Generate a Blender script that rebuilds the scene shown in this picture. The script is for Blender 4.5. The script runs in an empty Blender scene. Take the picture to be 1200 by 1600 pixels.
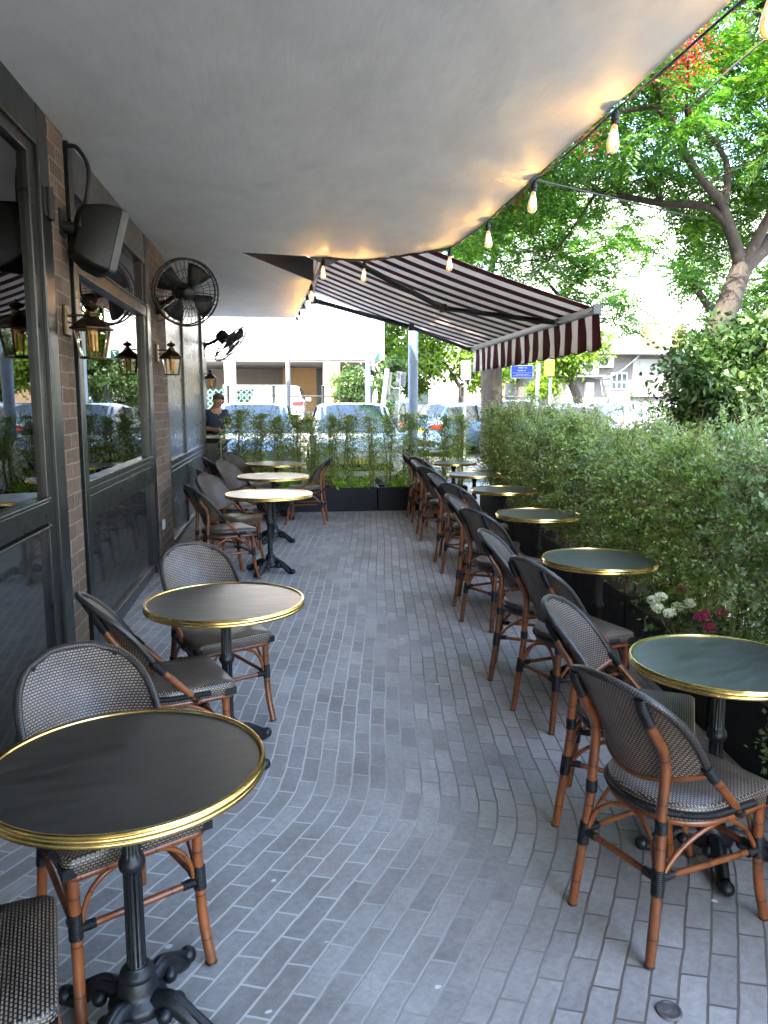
import bpy, math, random
import numpy as np
from mathutils import Vector, Matrix
R = math.radians
PI = math.pi
rng = np.random.default_rng(7)
random.seed(7)
sc = bpy.context.scene
col = sc.collection
SL = 0.016                       # the terrace climbs gently away from the camera


def gz(y):
    return SL * min(max(y, -6.0), 14.0)


# ------------------------------------------------------------------ node helpers
def mat(name):
    m = bpy.data.materials.new(name)
    m.use_nodes = True
    nt = m.node_tree
    b = nt.nodes['Principled BSDF']
    return m, nt, b


def nd(nt, typ, **kw):
    n = nt.nodes.new(typ)
    for k, v in kw.items():
        if k in n.inputs and not hasattr(n, k):
            n.inputs[k].default_value = v
        else:
            setattr(n, k, v)
    return n


def lk(nt, a, b):
    nt.links.new(a, b)


def ramp(nt, fac, stops, interp='LINEAR'):
    r = nt.nodes.new('ShaderNodeValToRGB')
    r.color_ramp.interpolation = interp
    els = r.color_ramp.elements
    while len(els) < len(stops):
        els.new(0.5)
    for e, (p, c) in zip(els, stops):
        e.position = p
        e.color = (c, c, c, 1) if isinstance(c, (int, float)) else (*c, 1)
    lk(nt, fac, r.inputs[0])
    return r.outputs[0]


def noise(nt, scale, detail=4, rough=.55, vec=None):
    n = nt.nodes.new('ShaderNodeTexNoise')
    n.inputs['Scale'].default_value = scale
    n.inputs['Detail'].default_value = detail
    n.inputs['Roughness'].default_value = rough
    if vec is not None:
        lk(nt, vec, n.inputs['Vector'])
    return n.outputs[0]


def objco(nt):
    return nt.nodes.new('ShaderNodeTexCoord').outputs['Object']


def uvco(nt):
    return nt.nodes.new('ShaderNodeTexCoord').outputs['UV']


def bump(nt, b, h, strength=.3, dist=.01):
    n = nt.nodes.new('ShaderNodeBump')
    n.inputs['Strength'].default_value = strength
    n.inputs['Distance'].default_value = dist
    lk(nt, h, n.inputs['Height'])
    lk(nt, n.outputs[0], b.inputs['Normal'])
    return n


def mixc(nt, fac, a, b, mode='MIX'):
    n = nt.nodes.new('ShaderNodeMix')
    n.data_type = 'RGBA'
    n.blend_type = mode
    for i, v in ((0, fac), (6, a), (7, b)):
        if hasattr(v, 'links'):
            lk(nt, v, n.inputs[i])
        else:
            n.inputs[i].default_value = v if i == 0 else (*v, 1)
    return n.outputs[2]


def simple(name, c, rough=.5, metal=0., spec=.5, var=.15, vs=8., bmp=0., bs=60.):
    m, nt, b = mat(name)
    co = objco(nt)
    n = noise(nt, vs, 5, .6, co)
    lo = tuple(x * (1 - var) for x in c)
    hi = tuple(min(1, x * (1 + var)) for x in c)
    lk(nt, ramp(nt, n, [(.3, lo), (.7, hi)]), b.inputs['Base Color'])
    b.inputs['Metallic'].default_value = metal
    b.inputs['Specular IOR Level'].default_value = spec
    rr = ramp(nt, noise(nt, vs * 3, 4, .6, co), [(.3, max(0, rough - .06)), (.7, min(1, rough + .08))])
    lk(nt, rr, b.inputs['Roughness'])
    if bmp:
        bump(nt, b, noise(nt, bs, 4, .6, co), bmp, .004)
    return m


def leafmat(name, stops, transl=.35, rough=.5):
    m = bpy.data.materials.new(name)
    m.use_nodes = True
    nt = m.node_tree
    b = nt.nodes['Principled BSDF']
    out = nt.nodes['Material Output']
    g = nt.nodes.new('ShaderNodeNewGeometry')
    c = ramp(nt, g.outputs['Random Per Island'], stops)
    lk(nt, c, b.inputs['Base Color'])
    b.inputs['Roughness'].default_value = rough
    b.inputs['Specular IOR Level'].default_value = .35
    t = nt.nodes.new('ShaderNodeBsdfTranslucent')
    c2 = mixc(nt, 1., c, (1.6, 1.9, .7), 'MULTIPLY')
    lk(nt, c2, t.inputs[0])
    mx = nt.nodes.new('ShaderNodeMixShader')
    mx.inputs[0].default_value = transl
    lk(nt, b.outputs[0], mx.inputs[1])
    lk(nt, t.outputs[0], mx.inputs[2])
    lk(nt, mx.outputs[0], out.inputs['Surface'])
    return m


# ------------------------------------------------------------------ materials
M = {}


def m_paver():
    m, nt, b = mat('clay paver')
    uv = uvco(nt)
    w = noise(nt, 9., 3, .5, uv)
    wob = nt.nodes.new('ShaderNodeVectorMath'); wob.operation = 'MULTIPLY_ADD'
    nn = nt.nodes.new('ShaderNodeTexNoise'); nn.inputs['Scale'].default_value = 7.; lk(nt, uv, nn.inputs['Vector'])
    lk(nt, nn.outputs['Color'], wob.inputs[0]); wob.inputs[1].default_value = (.015, .015, 0); lk(nt, uv, wob.inputs[2])
    br = nt.nodes.new('ShaderNodeTexBrick')
    br.offset = .5
    br.inputs['Scale'].default_value = 1.
    br.inputs['Brick Width'].default_value = .215
    br.inputs['Row Height'].default_value = .076
    br.inputs['Mortar Size'].default_value = .0046
    br.inputs['Mortar Smooth'].default_value = .25
    br.inputs['Bias'].default_value = -.05
    br.inputs['Color1'].default_value = (.25, .235, .222, 1)
    br.inputs['Color2'].default_value = (.35, .33, .31, 1)
    br.inputs['Mortar'].default_value = (.5, .5, .5, 1)
    lk(nt, wob.outputs[0], br.inputs['Vector'])
    sx_ = nt.nodes.new('ShaderNodeSeparateXYZ'); lk(nt, objco(nt), sx_.inputs[0])
    bm = nt.nodes.new('ShaderNodeMath'); bm.operation = 'MULTIPLY_ADD'; lk(nt, sx_.outputs[0], bm.inputs[0]); bm.inputs[1].default_value = .26
    nm_ = nt.nodes.new('ShaderNodeMath'); nm_.operation = 'MULTIPLY'; lk(nt, noise(nt, .9, 3, .5, uv), nm_.inputs[0]); nm_.inputs[1].default_value = .55
    lk(nt, nm_.outputs[0], bm.inputs[2]); big = bm.outputs[0]
    mort = ramp(nt, big, [(.32, (.46, .44, .41)), (.52, (.12, .10, .085))])
    fine = noise(nt, 40, 6, .7, uv)
    body = mixc(nt, 1., br.outputs['Color'], ramp(nt, fine, [(.25, .72), (.75, 1.22)]), 'MULTIPLY')
    blot = noise(nt, 2.3, 5, .65, uv)
    body = mixc(nt, 1., body, ramp(nt, blot, [(.3, (.74, .72, .70)), (.7, (1.13, 1.13, 1.13))]), 'MULTIPLY')
    c = mixc(nt, br.outputs['Fac'], body, mort)
    vo = nt.nodes.new('ShaderNodeTexVoronoi'); vo.inputs['Scale'].default_value = 7.
    vo.inputs['Randomness'].default_value = 1.
    dst = nt.nodes.new('ShaderNodeVectorMath'); dst.operation = 'MULTIPLY_ADD'
    n2 = nt.nodes.new('ShaderNodeTexNoise'); n2.inputs['Scale'].default_value = 30.; lk(nt, uv, n2.inputs['Vector'])
    lk(nt, n2.outputs['Color'], dst.inputs[0]); dst.inputs[1].default_value = (.03, .03, 0); lk(nt, uv, dst.inputs[2])
    lk(nt, dst.outputs[0], vo.inputs['Vector'])
    spot = ramp(nt, vo.outputs['Distance'], [(.0, 1.), (.055, 1.), (.075, 0.)])
    sel = ramp(nt, vo.outputs['Color'], [(.5, 0.), (.55, .85)])
    sp = nt.nodes.new('ShaderNodeMath'); sp.operation = 'MULTIPLY'
    lk(nt, spot, sp.inputs[0]); lk(nt, sel, sp.inputs[1])
    c = mixc(nt, sp.outputs[0], c, (.66, .65, .62))
    lk(nt, c, b.inputs['Base Color'])
    lk(nt, ramp(nt, fine, [(.3, .55), (.7, .8)]), b.inputs['Roughness'])
    b.inputs['Specular IOR Level'].default_value = .4
    inv = nt.nodes.new('ShaderNodeMath'); inv.operation = 'MULTIPLY_ADD'
    lk(nt, br.outputs['Fac'], inv.inputs[0]); inv.inputs[1].default_value = -1.; inv.inputs[2].default_value = 1.
    ad = nt.nodes.new('ShaderNodeMath'); ad.operation = 'MULTIPLY_ADD'
    lk(nt, fine, ad.inputs[0]); ad.inputs[1].default_value = .25; lk(nt, inv.outputs[0], ad.inputs[2])
    ad2 = nt.nodes.new('ShaderNodeMath'); ad2.operation = 'MULTIPLY_ADD'
    sepc = nt.nodes.new('ShaderNodeSeparateColor'); lk(nt, br.outputs['Color'], sepc.inputs[0])
    lk(nt, sepc.outputs[0], ad2.inputs[0]); ad2.inputs[1].default_value = 4.; lk(nt, ad.outputs[0], ad2.inputs[2])
    bump(nt, b, ad2.outputs[0], .85, .006)
    return m


def m_brick():
    m, nt, b = mat('old brick')
    co = objco(nt)
    sep = nt.nodes.new('ShaderNodeSeparateXYZ'); lk(nt, co, sep.inputs[0])
    a = nt.nodes.new('ShaderNodeMath'); a.operation = 'ADD'; lk(nt, sep.outputs[0], a.inputs[0]); lk(nt, sep.outputs[1], a.inputs[1])
    cb = nt.nodes.new('ShaderNodeCombineXYZ'); lk(nt, a.outputs[0], cb.inputs[0]); lk(nt, sep.outputs[2], cb.inputs[1])
    nn = nt.nodes.new('ShaderNodeTexNoise'); nn.inputs['Scale'].default_value = 5.; lk(nt, co, nn.inputs['Vector'])
    wob = nt.nodes.new('ShaderNodeVectorMath'); wob.operation = 'MULTIPLY_ADD'
    lk(nt, nn.outputs['Color'], wob.inputs[0]); wob.inputs[1].default_value = (.03, .03, 0); lk(nt, cb.outputs[0], wob.inputs[2])
    br = nt.nodes.new('ShaderNodeTexBrick'); br.offset = .5
    br.inputs['Scale'].default_value = 1.; br.inputs['Brick Width'].default_value = .24; br.inputs['Row Height'].default_value = .085
    br.inputs['Mortar Size'].default_value = .006; br.inputs['Mortar Smooth'].default_value = .3
    br.inputs['Color1'].default_value = (.080, .050, .034, 1); br.inputs['Color2'].default_value = (.145, .097, .067, 1)
    br.inputs['Mortar'].default_value = (.20, .17, .135, 1)
    lk(nt, wob.outputs[0], br.inputs['Vector'])
    fine = noise(nt, 30, 6, .7, co)
    c = mixc(nt, 1., br.outputs['Color'], ramp(nt, fine, [(.25, .6), (.75, 1.3)]), 'MULTIPLY')
    lk(nt, c, b.inputs['Base Color']); b.inputs['Roughness'].default_value = .85
    ad = nt.nodes.new('ShaderNodeMath'); ad.operation = 'MULTIPLY_ADD'
    lk(nt, br.outputs['Fac'], ad.inputs[0]); ad.inputs[1].default_value = -1.2; lk(nt, fine, ad.inputs[2])
    bump(nt, b, ad.outputs[0], .9, .012)
    return m


def m_weave(name, light, dark):
    m, nt, b = mat(name)
    uv = uvco(nt)
    br = nt.nodes.new('ShaderNodeTexBrick'); br.offset = .5
    br.inputs['Scale'].default_value = 1.; br.inputs['Brick Width'].default_value = .0125; br.inputs['Row Height'].default_value = .0082
    br.inputs['Mortar Size'].default_value = .0024; br.inputs['Mortar Smooth'].default_value = .35
    br.inputs['Color1'].default_value = (*light, 1); br.inputs['Color2'].default_value = (*(x * .78 for x in light), 1)
    br.inputs['Mortar'].default_value = (*dark, 1)
    lk(nt, uv, br.inputs['Vector'])
    c = mixc(nt, 1., br.outputs['Color'], ramp(nt, noise(nt, 14, 3, .5, uv), [(.3, .8), (.7, 1.15)]), 'MULTIPLY')
    oi = nt.nodes.new('ShaderNodeObjectInfo'); c = mixc(nt, 1., c, ramp(nt, oi.outputs['Random'], [(0, (.75, .74, .72)), (1., (1.22, 1.2, 1.18))]), 'MULTIPLY')
    lk(nt, c, b.inputs['Base Color']); b.inputs['Roughness'].default_value = .38
    b.inputs['Specular IOR Level'].default_value = .5
    inv = nt.nodes.new('ShaderNodeMath'); inv.operation = 'MULTIPLY_ADD'
    lk(nt, br.outputs['Fac'], inv.inputs[0]); inv.inputs[1].default_value = -1.; inv.inputs[2].default_value = 1.
    bump(nt, b, inv.outputs[0], .5, .002)
    return m


def m_bamboo():
    m, nt, b = mat('painted bamboo')
    uv = uvco(nt); co = objco(nt)
    sep = nt.nodes.new('ShaderNodeSeparateXYZ'); lk(nt, uv, sep.inputs[0])
    mp = nt.nodes.new('ShaderNodeMapping'); mp.inputs['Scale'].default_value = (6., 3., 1.); lk(nt, uv, mp.inputs['Vector'])
    c = ramp(nt, noise(nt, 5, 4, .6, mp.outputs[0]), [(.3, (.115, .034, .009)), (.7, (.215, .066, .017))])
    # thin dark node rings about every 13 cm along the pole
    fr = nt.nodes.new('ShaderNodeMath'); fr.operation = 'FRACT'
    mu = nt.nodes.new('ShaderNodeMath'); mu.operation = 'MULTIPLY_ADD'; lk(nt, sep.outputs[1], mu.inputs[0]); mu.inputs[1].default_value = 7.4; mu.inputs[2].default_value = .37
    lk(nt, mu.outputs[0], fr.inputs[0])
    ring = ramp(nt, fr.outputs[0], [(.0, 1.), (.018, 1.), (.03, 0.), (.97, 0.), (1., .6)])
    c = mixc(nt, ring, c, (.05, .014, .006))
    node_tone = ramp(nt, fr.outputs[0], [(0., .55), (.3, 1.), (.9, 1.), (1., .7)])  # colour darkens towards each node ring
    c = mixc(nt, .5, c, mixc(nt, 1., c, node_tone, 'MULTIPLY'))
    oi = nt.nodes.new('ShaderNodeObjectInfo'); c = mixc(nt, 1., c, ramp(nt, oi.outputs['Random'], [(0, (.72, .70, .68)), (1., (1.2, 1.15, 1.1))]), 'MULTIPLY')
    wr = noise(nt, 38, 4, .7, co); c = mixc(nt, 1., c, ramp(nt, wr, [(.25, .62), (.45, 1.), (.75, 1.08)]), 'MULTIPLY')
    lk(nt, c, b.inputs['Base Color']); b.inputs['Roughness'].default_value = .36
    b.inputs['Coat Weight'].default_value = .25; b.inputs['Coat Roughness'].default_value = .2
    return m


def m_binding():
    m, nt, b = mat('black cord wrapping')
    uv = uvco(nt)
    wv = nt.nodes.new('ShaderNodeTexWave'); wv.wave_type = 'BANDS'; wv.bands_direction = 'Y'
    wv.inputs['Scale'].default_value = 55.; lk(nt, uv, wv.inputs['Vector'])
    b.inputs['Base Color'].default_value = (.006, .007, .008, 1); b.inputs['Specular IOR Level'].default_value = .3; b.inputs['Roughness'].default_value = .45
    bump(nt, b, wv.outputs[0], .6, .003)
    return m


def m_tabletop():
    m, nt, b = mat('black laminate')
    co = objco(nt)
    mp = nt.nodes.new('ShaderNodeMapping'); mp.inputs['Scale'].default_value = (1, 5, 1); lk(nt, co, mp.inputs['Vector'])
    n = noise(nt, 5, 5, .65, mp.outputs[0])
    lk(nt, ramp(nt, n, [(.3, (.0075, .0075, .007)), (.75, (.015, .015, .0145))]), b.inputs['Base Color'])
    lk(nt, ramp(nt, n, [(.25, .30), (.75, .56)]), b.inputs['Roughness'])
    vo = nt.nodes.new('ShaderNodeTexVoronoi'); vo.inputs['Scale'].default_value = 6.; lk(nt, co, vo.inputs['Vector'])
    sp = ramp(nt, vo.outputs['Distance'], [(0, 1.), (.018, .8), (.03, 0.)])
    c = mixc(nt, sp, ramp(nt, n, [(.3, (.0075, .0075, .007)), (.75, (.015, .015, .0145))]), (.2, .2, .2))
    lk(nt, c, b.inputs['Base Color'])
    b.inputs['Specular IOR Level'].default_value = 1.
    b.inputs['Coat Weight'].default_value = .6; b.inputs['Coat Roughness'].default_value = .3; b.inputs['Coat IOR'].default_value = 1.6
    return m


def m_ceiling():
    m, nt, b = mat('trowelled plaster')
    co = objco(nt)
    mp = nt.nodes.new('ShaderNodeMapping'); mp.inputs['Scale'].default_value = (1., .5, 1); mp.inputs['Rotation'].default_value = (0, 0, .5); lk(nt, co, mp.inputs['Vector'])
    dn = nt.nodes.new('ShaderNodeTexNoise'); dn.inputs['Scale'].default_value = 1.4; dn.inputs['Detail'].default_value = 6; dn.inputs['Distortion'].default_value = 1.6; lk(nt, mp.outputs[0], dn.inputs['Vector'])
    n1 = dn.outputs[0]; n2 = noise(nt, 7, 6, .7, mp.outputs[0])
    c = ramp(nt, n1, [(.3, (.72, .71, .69)), (.5, (.78, .77, .75)), (.7, (.82, .81, .79))])
    c = mixc(nt, 1., c, ramp(nt, n2, [(.3, .93), (.7, 1.05)]), 'MULTIPLY')
    lk(nt, c, b.inputs['Base Color']); b.inputs['Roughness'].default_value = .55
    b.inputs['Specular IOR Level'].default_value = .35
    ad = nt.nodes.new('ShaderNodeMath'); ad.operation = 'MULTIPLY_ADD'
    lk(nt, n2, ad.inputs[0]); ad.inputs[1].default_value = .35; lk(nt, n1, ad.inputs[2])
    mp2 = nt.nodes.new('ShaderNodeMapping'); mp2.inputs['Scale'].default_value = (9., 1.2, 1); mp2.inputs['Rotation'].default_value = (0, 0, -.7); lk(nt, co, mp2.inputs['Vector'])
    n3 = nt.nodes.new('ShaderNodeTexNoise'); n3.inputs['Scale'].default_value = 2.2; n3.inputs['Detail'].default_value = 7; n3.inputs['Distortion'].default_value = .8; lk(nt, mp2.outputs[0], n3.inputs['Vector'])
    ad3 = nt.nodes.new('ShaderNodeMath'); ad3.operation = 'MULTIPLY_ADD'; lk(nt, n3.outputs[0], ad3.inputs[0]); ad3.inputs[1].default_value = .28; lk(nt, ad.outputs[0], ad3.inputs[2])
    bump(nt, b, ad3.outputs[0], .085, .05)
    return m


def m_glass(name, tint=(.4, .42, .42), ior=1.9, rough=.0):
    m = bpy.data.materials.new(name); m.use_nodes = True
    nt = m.node_tree
    nt.nodes.remove(nt.nodes['Principled BSDF'])
    out = nt.nodes['Material Output']
    fr = nt.nodes.new('ShaderNodeFresnel'); fr.inputs[0].default_value = ior
    t = nt.nodes.new('ShaderNodeBsdfTransparent'); t.inputs[0].default_value = (*tint, 1)
    g = nt.nodes.new('ShaderNodeBsdfAnisotropic') if False else nt.nodes.new('ShaderNodeBsdfGlossy')
    g.inputs['Roughness'].default_value = rough
    co = objco(nt)
    bp = nt.nodes.new('ShaderNodeBump'); bp.inputs['Strength'].default_value = .06; bp.inputs['Distance'].default_value = .02
    lk(nt, noise(nt, 1.3, 1, .3, co), bp.inputs['Height']); lk(nt, bp.outputs[0], g.inputs['Normal'])
    mx = nt.nodes.new('ShaderNodeMixShader')
    lk(nt, fr.outputs[0], mx.inputs[0]); lk(nt, t.outputs[0], mx.inputs[1]); lk(nt, g.outputs[0], mx.inputs[2])
    lk(nt, mx.outputs[0], out.inputs['Surface'])
    return m


def m_emit(name, c, s):
    m = bpy.data.materials.new(name); m.use_nodes = True
    nt = m.node_tree
    nt.nodes.remove(nt.nodes['Principled BSDF'])
    e = nt.nodes.new('ShaderNodeEmission'); e.inputs[0].default_value = (*c, 1); e.inputs[1].default_value = s
    lk(nt, e.outputs[0], nt.nodes['Material Output'].inputs['Surface'])
    return m


def m_stripe():
    """awning cloth: stripes run along the slope, u = metres along the bar"""
    m = bpy.data.materials.new('striped canvas'); m.use_nodes = True
    nt = m.node_tree; b = nt.nodes['Principled BSDF']; out = nt.nodes['Material Output']
    uv = uvco(nt)
    sep = nt.nodes.new('ShaderNodeSeparateXYZ'); lk(nt, uv, sep.inputs[0])
    mu = nt.nodes.new('ShaderNodeMath'); mu.operation = 'MULTIPLY'; lk(nt, sep.outputs[0], mu.inputs[0]); mu.inputs[1].default_value = 1 / .421
    fr = nt.nodes.new('ShaderNodeMath'); fr.operation = 'FRACT'; lk(nt, mu.outputs[0], fr.inputs[0])
    c = ramp(nt, fr.outputs[0], [(0, (.76, .70, .65)), (.02, (.11, .022, .026)), (.49, (.11, .022, .026)), (.505, (.76, .70, .65)), (.99, (.76, .70, .65))], 'LINEAR')
    c = mixc(nt, 1., c, ramp(nt, noise(nt, 3, 5, .6, uv), [(.3, .88), (.7, 1.06)]), 'MULTIPLY')
    lk(nt, c, b.inputs['Base Color']); b.inputs['Roughness'].default_value = .85
    t = nt.nodes.new('ShaderNodeBsdfTranslucent'); lk(nt, c, t.inputs[0])
    mx = nt.nodes.new('ShaderNodeMixShader'); mx.inputs[0].default_value = .52
    lk(nt, b.outputs[0], mx.inputs[1]); lk(nt, t.outputs[0], mx.inputs[2]); lk(nt, mx.outputs[0], out.inputs['Surface'])
    return m


def m_bark(name, a, c2):
    m, nt, b = mat(name)
    co = objco(nt)
    mp = nt.nodes.new('ShaderNodeMapping'); mp.inputs['Scale'].default_value = (1, 1, .3); lk(nt, co, mp.inputs['Vector'])
    n = noise(nt, 14, 7, .7, mp.outputs[0])
    lk(nt, ramp(nt, n, [(.3, a), (.7, c2)]), b.inputs['Base Color']); b.inputs['Roughness'].default_value = .9
    bump(nt, b, n, .7, .02)
    return m


def m_ground():
    m, nt, b = mat('asphalt')
    co = objco(nt)
    n = noise(nt, .5, 6, .65, co); f = noise(nt, 60, 3, .7, co)
    c = ramp(nt, n, [(.3, (.05, .05, .052)), (.7, (.085, .083, .08))])
    c = mixc(nt, 1., c, ramp(nt, f, [(.3, .7), (.7, 1.3)]), 'MULTIPLY')
    lk(nt, c, b.inputs['Base Color']); b.inputs['Roughness'].default_value = .85
    return m


def m_carpaint(name, c, metal=.3):
    m, nt, b = mat(name)
    co = objco(nt)
    lk(nt, ramp(nt, noise(nt, 3, 5, .6, co), [(.3, tuple(x * .85 for x in c)), (.7, c)]), b.inputs['Base Color'])
    b.inputs['Metallic'].default_value = metal; b.inputs['Roughness'].default_value = .32
    b.inputs['Coat Weight'].default_value = .8; b.inputs['Coat Roughness'].default_value = .06
    return m


def m_wall(name, c, var=.12, streak=.15):
    m, nt, b = mat(name)
    co = objco(nt)
    mp = nt.nodes.new('ShaderNodeMapping'); mp.inputs['Scale'].default_value = (1, 1, .15); lk(nt, co, mp.inputs['Vector'])
    s = noise(nt, 2.2, 5, .6, mp.outputs[0]); n = noise(nt, 5, 6, .7, co)
    k = ramp(nt, n, [(.3, tuple(x * (1 - var) for x in c)), (.7, tuple(min(.9, x * (1 + var)) for x in c))])
    k = mixc(nt, 1., k, ramp(nt, s, [(.3, 1 - streak), (.65, 1.)]), 'MULTIPLY')
    lk(nt, k, b.inputs['Base Color']); b.inputs['Roughness'].default_value = .85
    bump(nt, b, noise(nt, 40, 4, .6, co), .2, .01)
    return m


M['paver'] = m_paver()
M['brick'] = m_brick()
M['weave'] = m_weave('two tone weave', (.245, .19, .145), (.0055, .0055, .006))
M['weave_fine'] = m_weave('dark rim weave', (.07, .057, .046), (.006, .006, .007))
M['bamboo'] = m_bamboo()
M['binding'] = m_binding()
M['rubber'] = simple('black rubber', (.015, .015, .016), .6)
M['tabletop'] = m_tabletop()
M['brass'] = simple('polished brass', (.72, .52, .18), .2, 1., .5, .16, 22)
M['agedbrass'] = simple('aged brass', (.085, .058, .032), .38, 1., .5, .25, 14)
M['iron'] = simple('black cast iron', (.006, .007, .009), .42, 0., .35, .2, 20, .25, 90)
M['ceiling'] = m_ceiling()
M['frame'] = simple('dark painted steel', (.010, .0115, .0115), .32, 0., .45, .12, 3)
M['spandrel'] = simple('dark grey sheet', (.045, .047, .047), .45, 0., .5, .1, 6)
M['panel'] = simple('dark panelling', (.055, .061, .056), .30, 0., .6, .14, 4)
M['glass'] = m_glass('window glass')
M['lowglass'] = m_glass('smoked glass', (.10, .11, .11), 2.1, .04)
_nt = M['lowglass'].node_tree; _o = _nt.nodes['Material Output']; _mx = _nt.nodes.new('ShaderNodeMixShader'); _d = _nt.nodes.new('ShaderNodeBsdfDiffuse')
_d.inputs[0].default_value = (.13, .135, .13, 1); _mx.inputs[0].default_value = .15
_src = _o.inputs['Surface'].links[0].from_socket
_nt.links.new(_src, _mx.inputs[1]); _nt.links.new(_d.outputs[0], _mx.inputs[2]); _nt.links.new(_mx.outputs[0], _o.inputs['Surface'])
M['lampglass'] = m_glass('thin lamp glass', (.96, .92, .82), 1.35)
M['amber'] = m_glass('amber bulb glass', (1., .86, .62), 1.3)
_nt = M['amber'].node_tree; _o = _nt.nodes['Material Output']; _a = _nt.nodes.new('ShaderNodeAddShader'); _e = _nt.nodes.new('ShaderNodeEmission')
_e.inputs[0].default_value = (1., .52, .14, 1); _e.inputs[1].default_value = .034
_src = _o.inputs['Surface'].links[0].from_socket
_nt.links.new(_src, _a.inputs[0]); _nt.links.new(_e.outputs[0], _a.inputs[1]); _nt.links.new(_a.outputs[0], _o.inputs['Surface'])
M['filament'] = m_emit('glowing filament', (1., .60, .20), 14.)
M['lampfil'] = simple('amber lamp tube', (.6, .32, .10), .35, 0., .5, .2, 30)
M['canvas'] = m_stripe()
M['awnmetal'] = simple('awning aluminium', (.24, .24, .235), .4, .5, .5, .06)
M['awndark'] = simple('awning arm paint', (.014, .015, .016), .4)
M['planter'] = simple('charcoal planter board', (.004, .0045, .0055), .65, 0., .3, .15, 6, .1, 50)
M['soil'] = simple('potting soil', (.05, .035, .022), .95, 0., .2, .4, 30, .8, 50)
M['concrete'] = m_wall('worn concrete', (.30, .29, .27))
M['asphalt'] = m_ground()
M['pavement'] = m_wall('pavement slabs', (.33, .32, .30))
M['plastic'] = simple('black plastic', (.008, .0085, .009), .45, 0., .3, .1, 20)
M['white'] = simple('white plastic', (.55, .55, .54), .4, 0., .5, .05)
M['hedge'] = leafmat('hedge leaf', [(0, (.09, .14, .04)), (.35, (.155, .215, .068)), (.7, (.235, .295, .115)), (.92, (.34, .37, .20)), (1., (.22, .16, .085))], .45)
M['hedge2'] = leafmat('hedge leaf pale', [(0, (.085, .135, .06)), (.35, (.14, .198, .095)), (.7, (.21, .265, .15)), (1., (.31, .345, .25))], .45)
M['endleaf'] = leafmat('backlit hedge leaf', [(0, (.095, .14, .035)), (.4, (.16, .22, .06)), (.8, (.25, .30, .10)), (1., (.32, .32, .15))], .6)
M['stem'] = m_bark('twig bark', (.11, .065, .035), (.22, .15, .09))
M['bark'] = m_bark('grey bark', (.022, .017, .013), (.06, .047, .036))
M['frond'] = leafmat('feathery frond', [(0, (.018, .065, .010)), (.4, (.038, .105, .014)), (.75, (.075, .155, .021)), (1., (.15, .235, .035))], .5)
M['frondlight'] = leafmat('sunlit frond', [(0, (.028, .085, .012)), (.5, (.06, .14, .02)), (1., (.13, .21, .035))], .5)  # paler copy of the frond green, sunlight put into the colour
M['glossyleaf'] = leafmat('glossy dark leaf', [(0, (.02, .046, .014)), (.5, (.036, .075, .02)), (.85, (.06, .11, .03)), (1., (.12, .17, .045))], .25, .4)
M['farleaf'] = leafmat('bright tree leaf', [(0, (.06, .115, .012)), (.5, (.12, .19, .022)), (1., (.20, .26, .04))], .5)
M['darkleaf'] = leafmat('dark tree leaf', [(0, (.03, .06, .02)), (.6, (.055, .10, .03)), (1., (.10, .15, .045))], .3)
M['lime'] = leafmat('lime ground leaf', [(0, (.15, .26, .03)), (1., (.30, .42, .06))], .4)
M['red'] = leafmat('red blossom', [(0, (.20, .005, .006)), (.7, (.32, .009, .009)), (1., (.42, .035, .012))], .25)
M['pink'] = leafmat('pink petal', [(0, (.45, .03, .16)), (1., (.7, .09, .30))], .25)
M['whitepetal'] = leafmat('white petal', [(0, (.7, .7, .68)), (1., (.85, .85, .82))], .25)
M['galv'] = simple('galvanised pole', (.17, .18, .19), .5, .35, .5, .12, 12)
M['galvdull'] = simple('worn cast metal', (.11, .10, .095), .6, .3, .4, .3, 40)
M['bluepole'] = simple('pale blue pole', (.13, .18, .26), .45, .1, .5, .1, 9)
M['whitewall'] = m_wall('white render', (.60, .585, .55), .05, .06)
M['tanwall'] = m_wall('tan render', (.36, .22, .10))
M['peach'] = m_wall('peach render', (.40, .26, .14))
M['greywall'] = m_wall('stained grey render', (.17, .155, .14), .2, .35)
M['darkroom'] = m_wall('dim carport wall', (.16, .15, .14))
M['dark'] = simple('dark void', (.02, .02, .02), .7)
M['shutter'] = simple('pale shutter', (.30, .29, .27), .5)
M['sgreen'] = simple('green sign enamel', (.0, .055, .036), .4, 0., .5, .04)
M['sblue'] = simple('blue sign enamel', (.006, .045, .36), .4, 0., .5, .04)
M['syellow'] = simple('yellow sign sheet', (.40, .22, .005), .45, 0., .5, .06)
M['sgrey'] = simple('sign back grey', (.13, .14, .16), .5, .2)
M['spink'] = simple('faded pink board', (.24, .16, .15), .6, 0, .5, .2)
M['tyre'] = simple('tyre rubber', (.02, .02, .02), .8)
M['rim'] = simple('alloy rim', (.5, .5, .52), .35, .8)
M['carglass'] = simple('car glass', (.03, .04, .045), .06, 0., .8, .1)
M['taillight'] = simple('red tail lamp', (.55, .02, .03), .2)
M['headlight'] = simple('clear head lamp', (.6, .62, .64), .12, .2)
M['plate'] = simple('yellow number plate', (.75, .52, .06), .5)
M['ink'] = simple('black ink', (.02, .02, .02), .6)
M['teal'] = simple('teal netting', (.08, .22, .18), .7)
M['skin'] = simple('skin', (.42, .22, .15), .55, 0, .4, .06, 20)
M['hair'] = simple('dark grey hair', (.075, .068, .062), .7, 0, .3, .3, 60, .6, 120)
M['shirt'] = simple('navy shirt', (.018, .025, .045), .8, 0, .3, .15, 12)
M['trouser'] = simple('dark trousers', (.02, .02, .024), .8)
M['orange'] = simple('orange cloth blind', (.22, .115, .05), .7)


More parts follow.
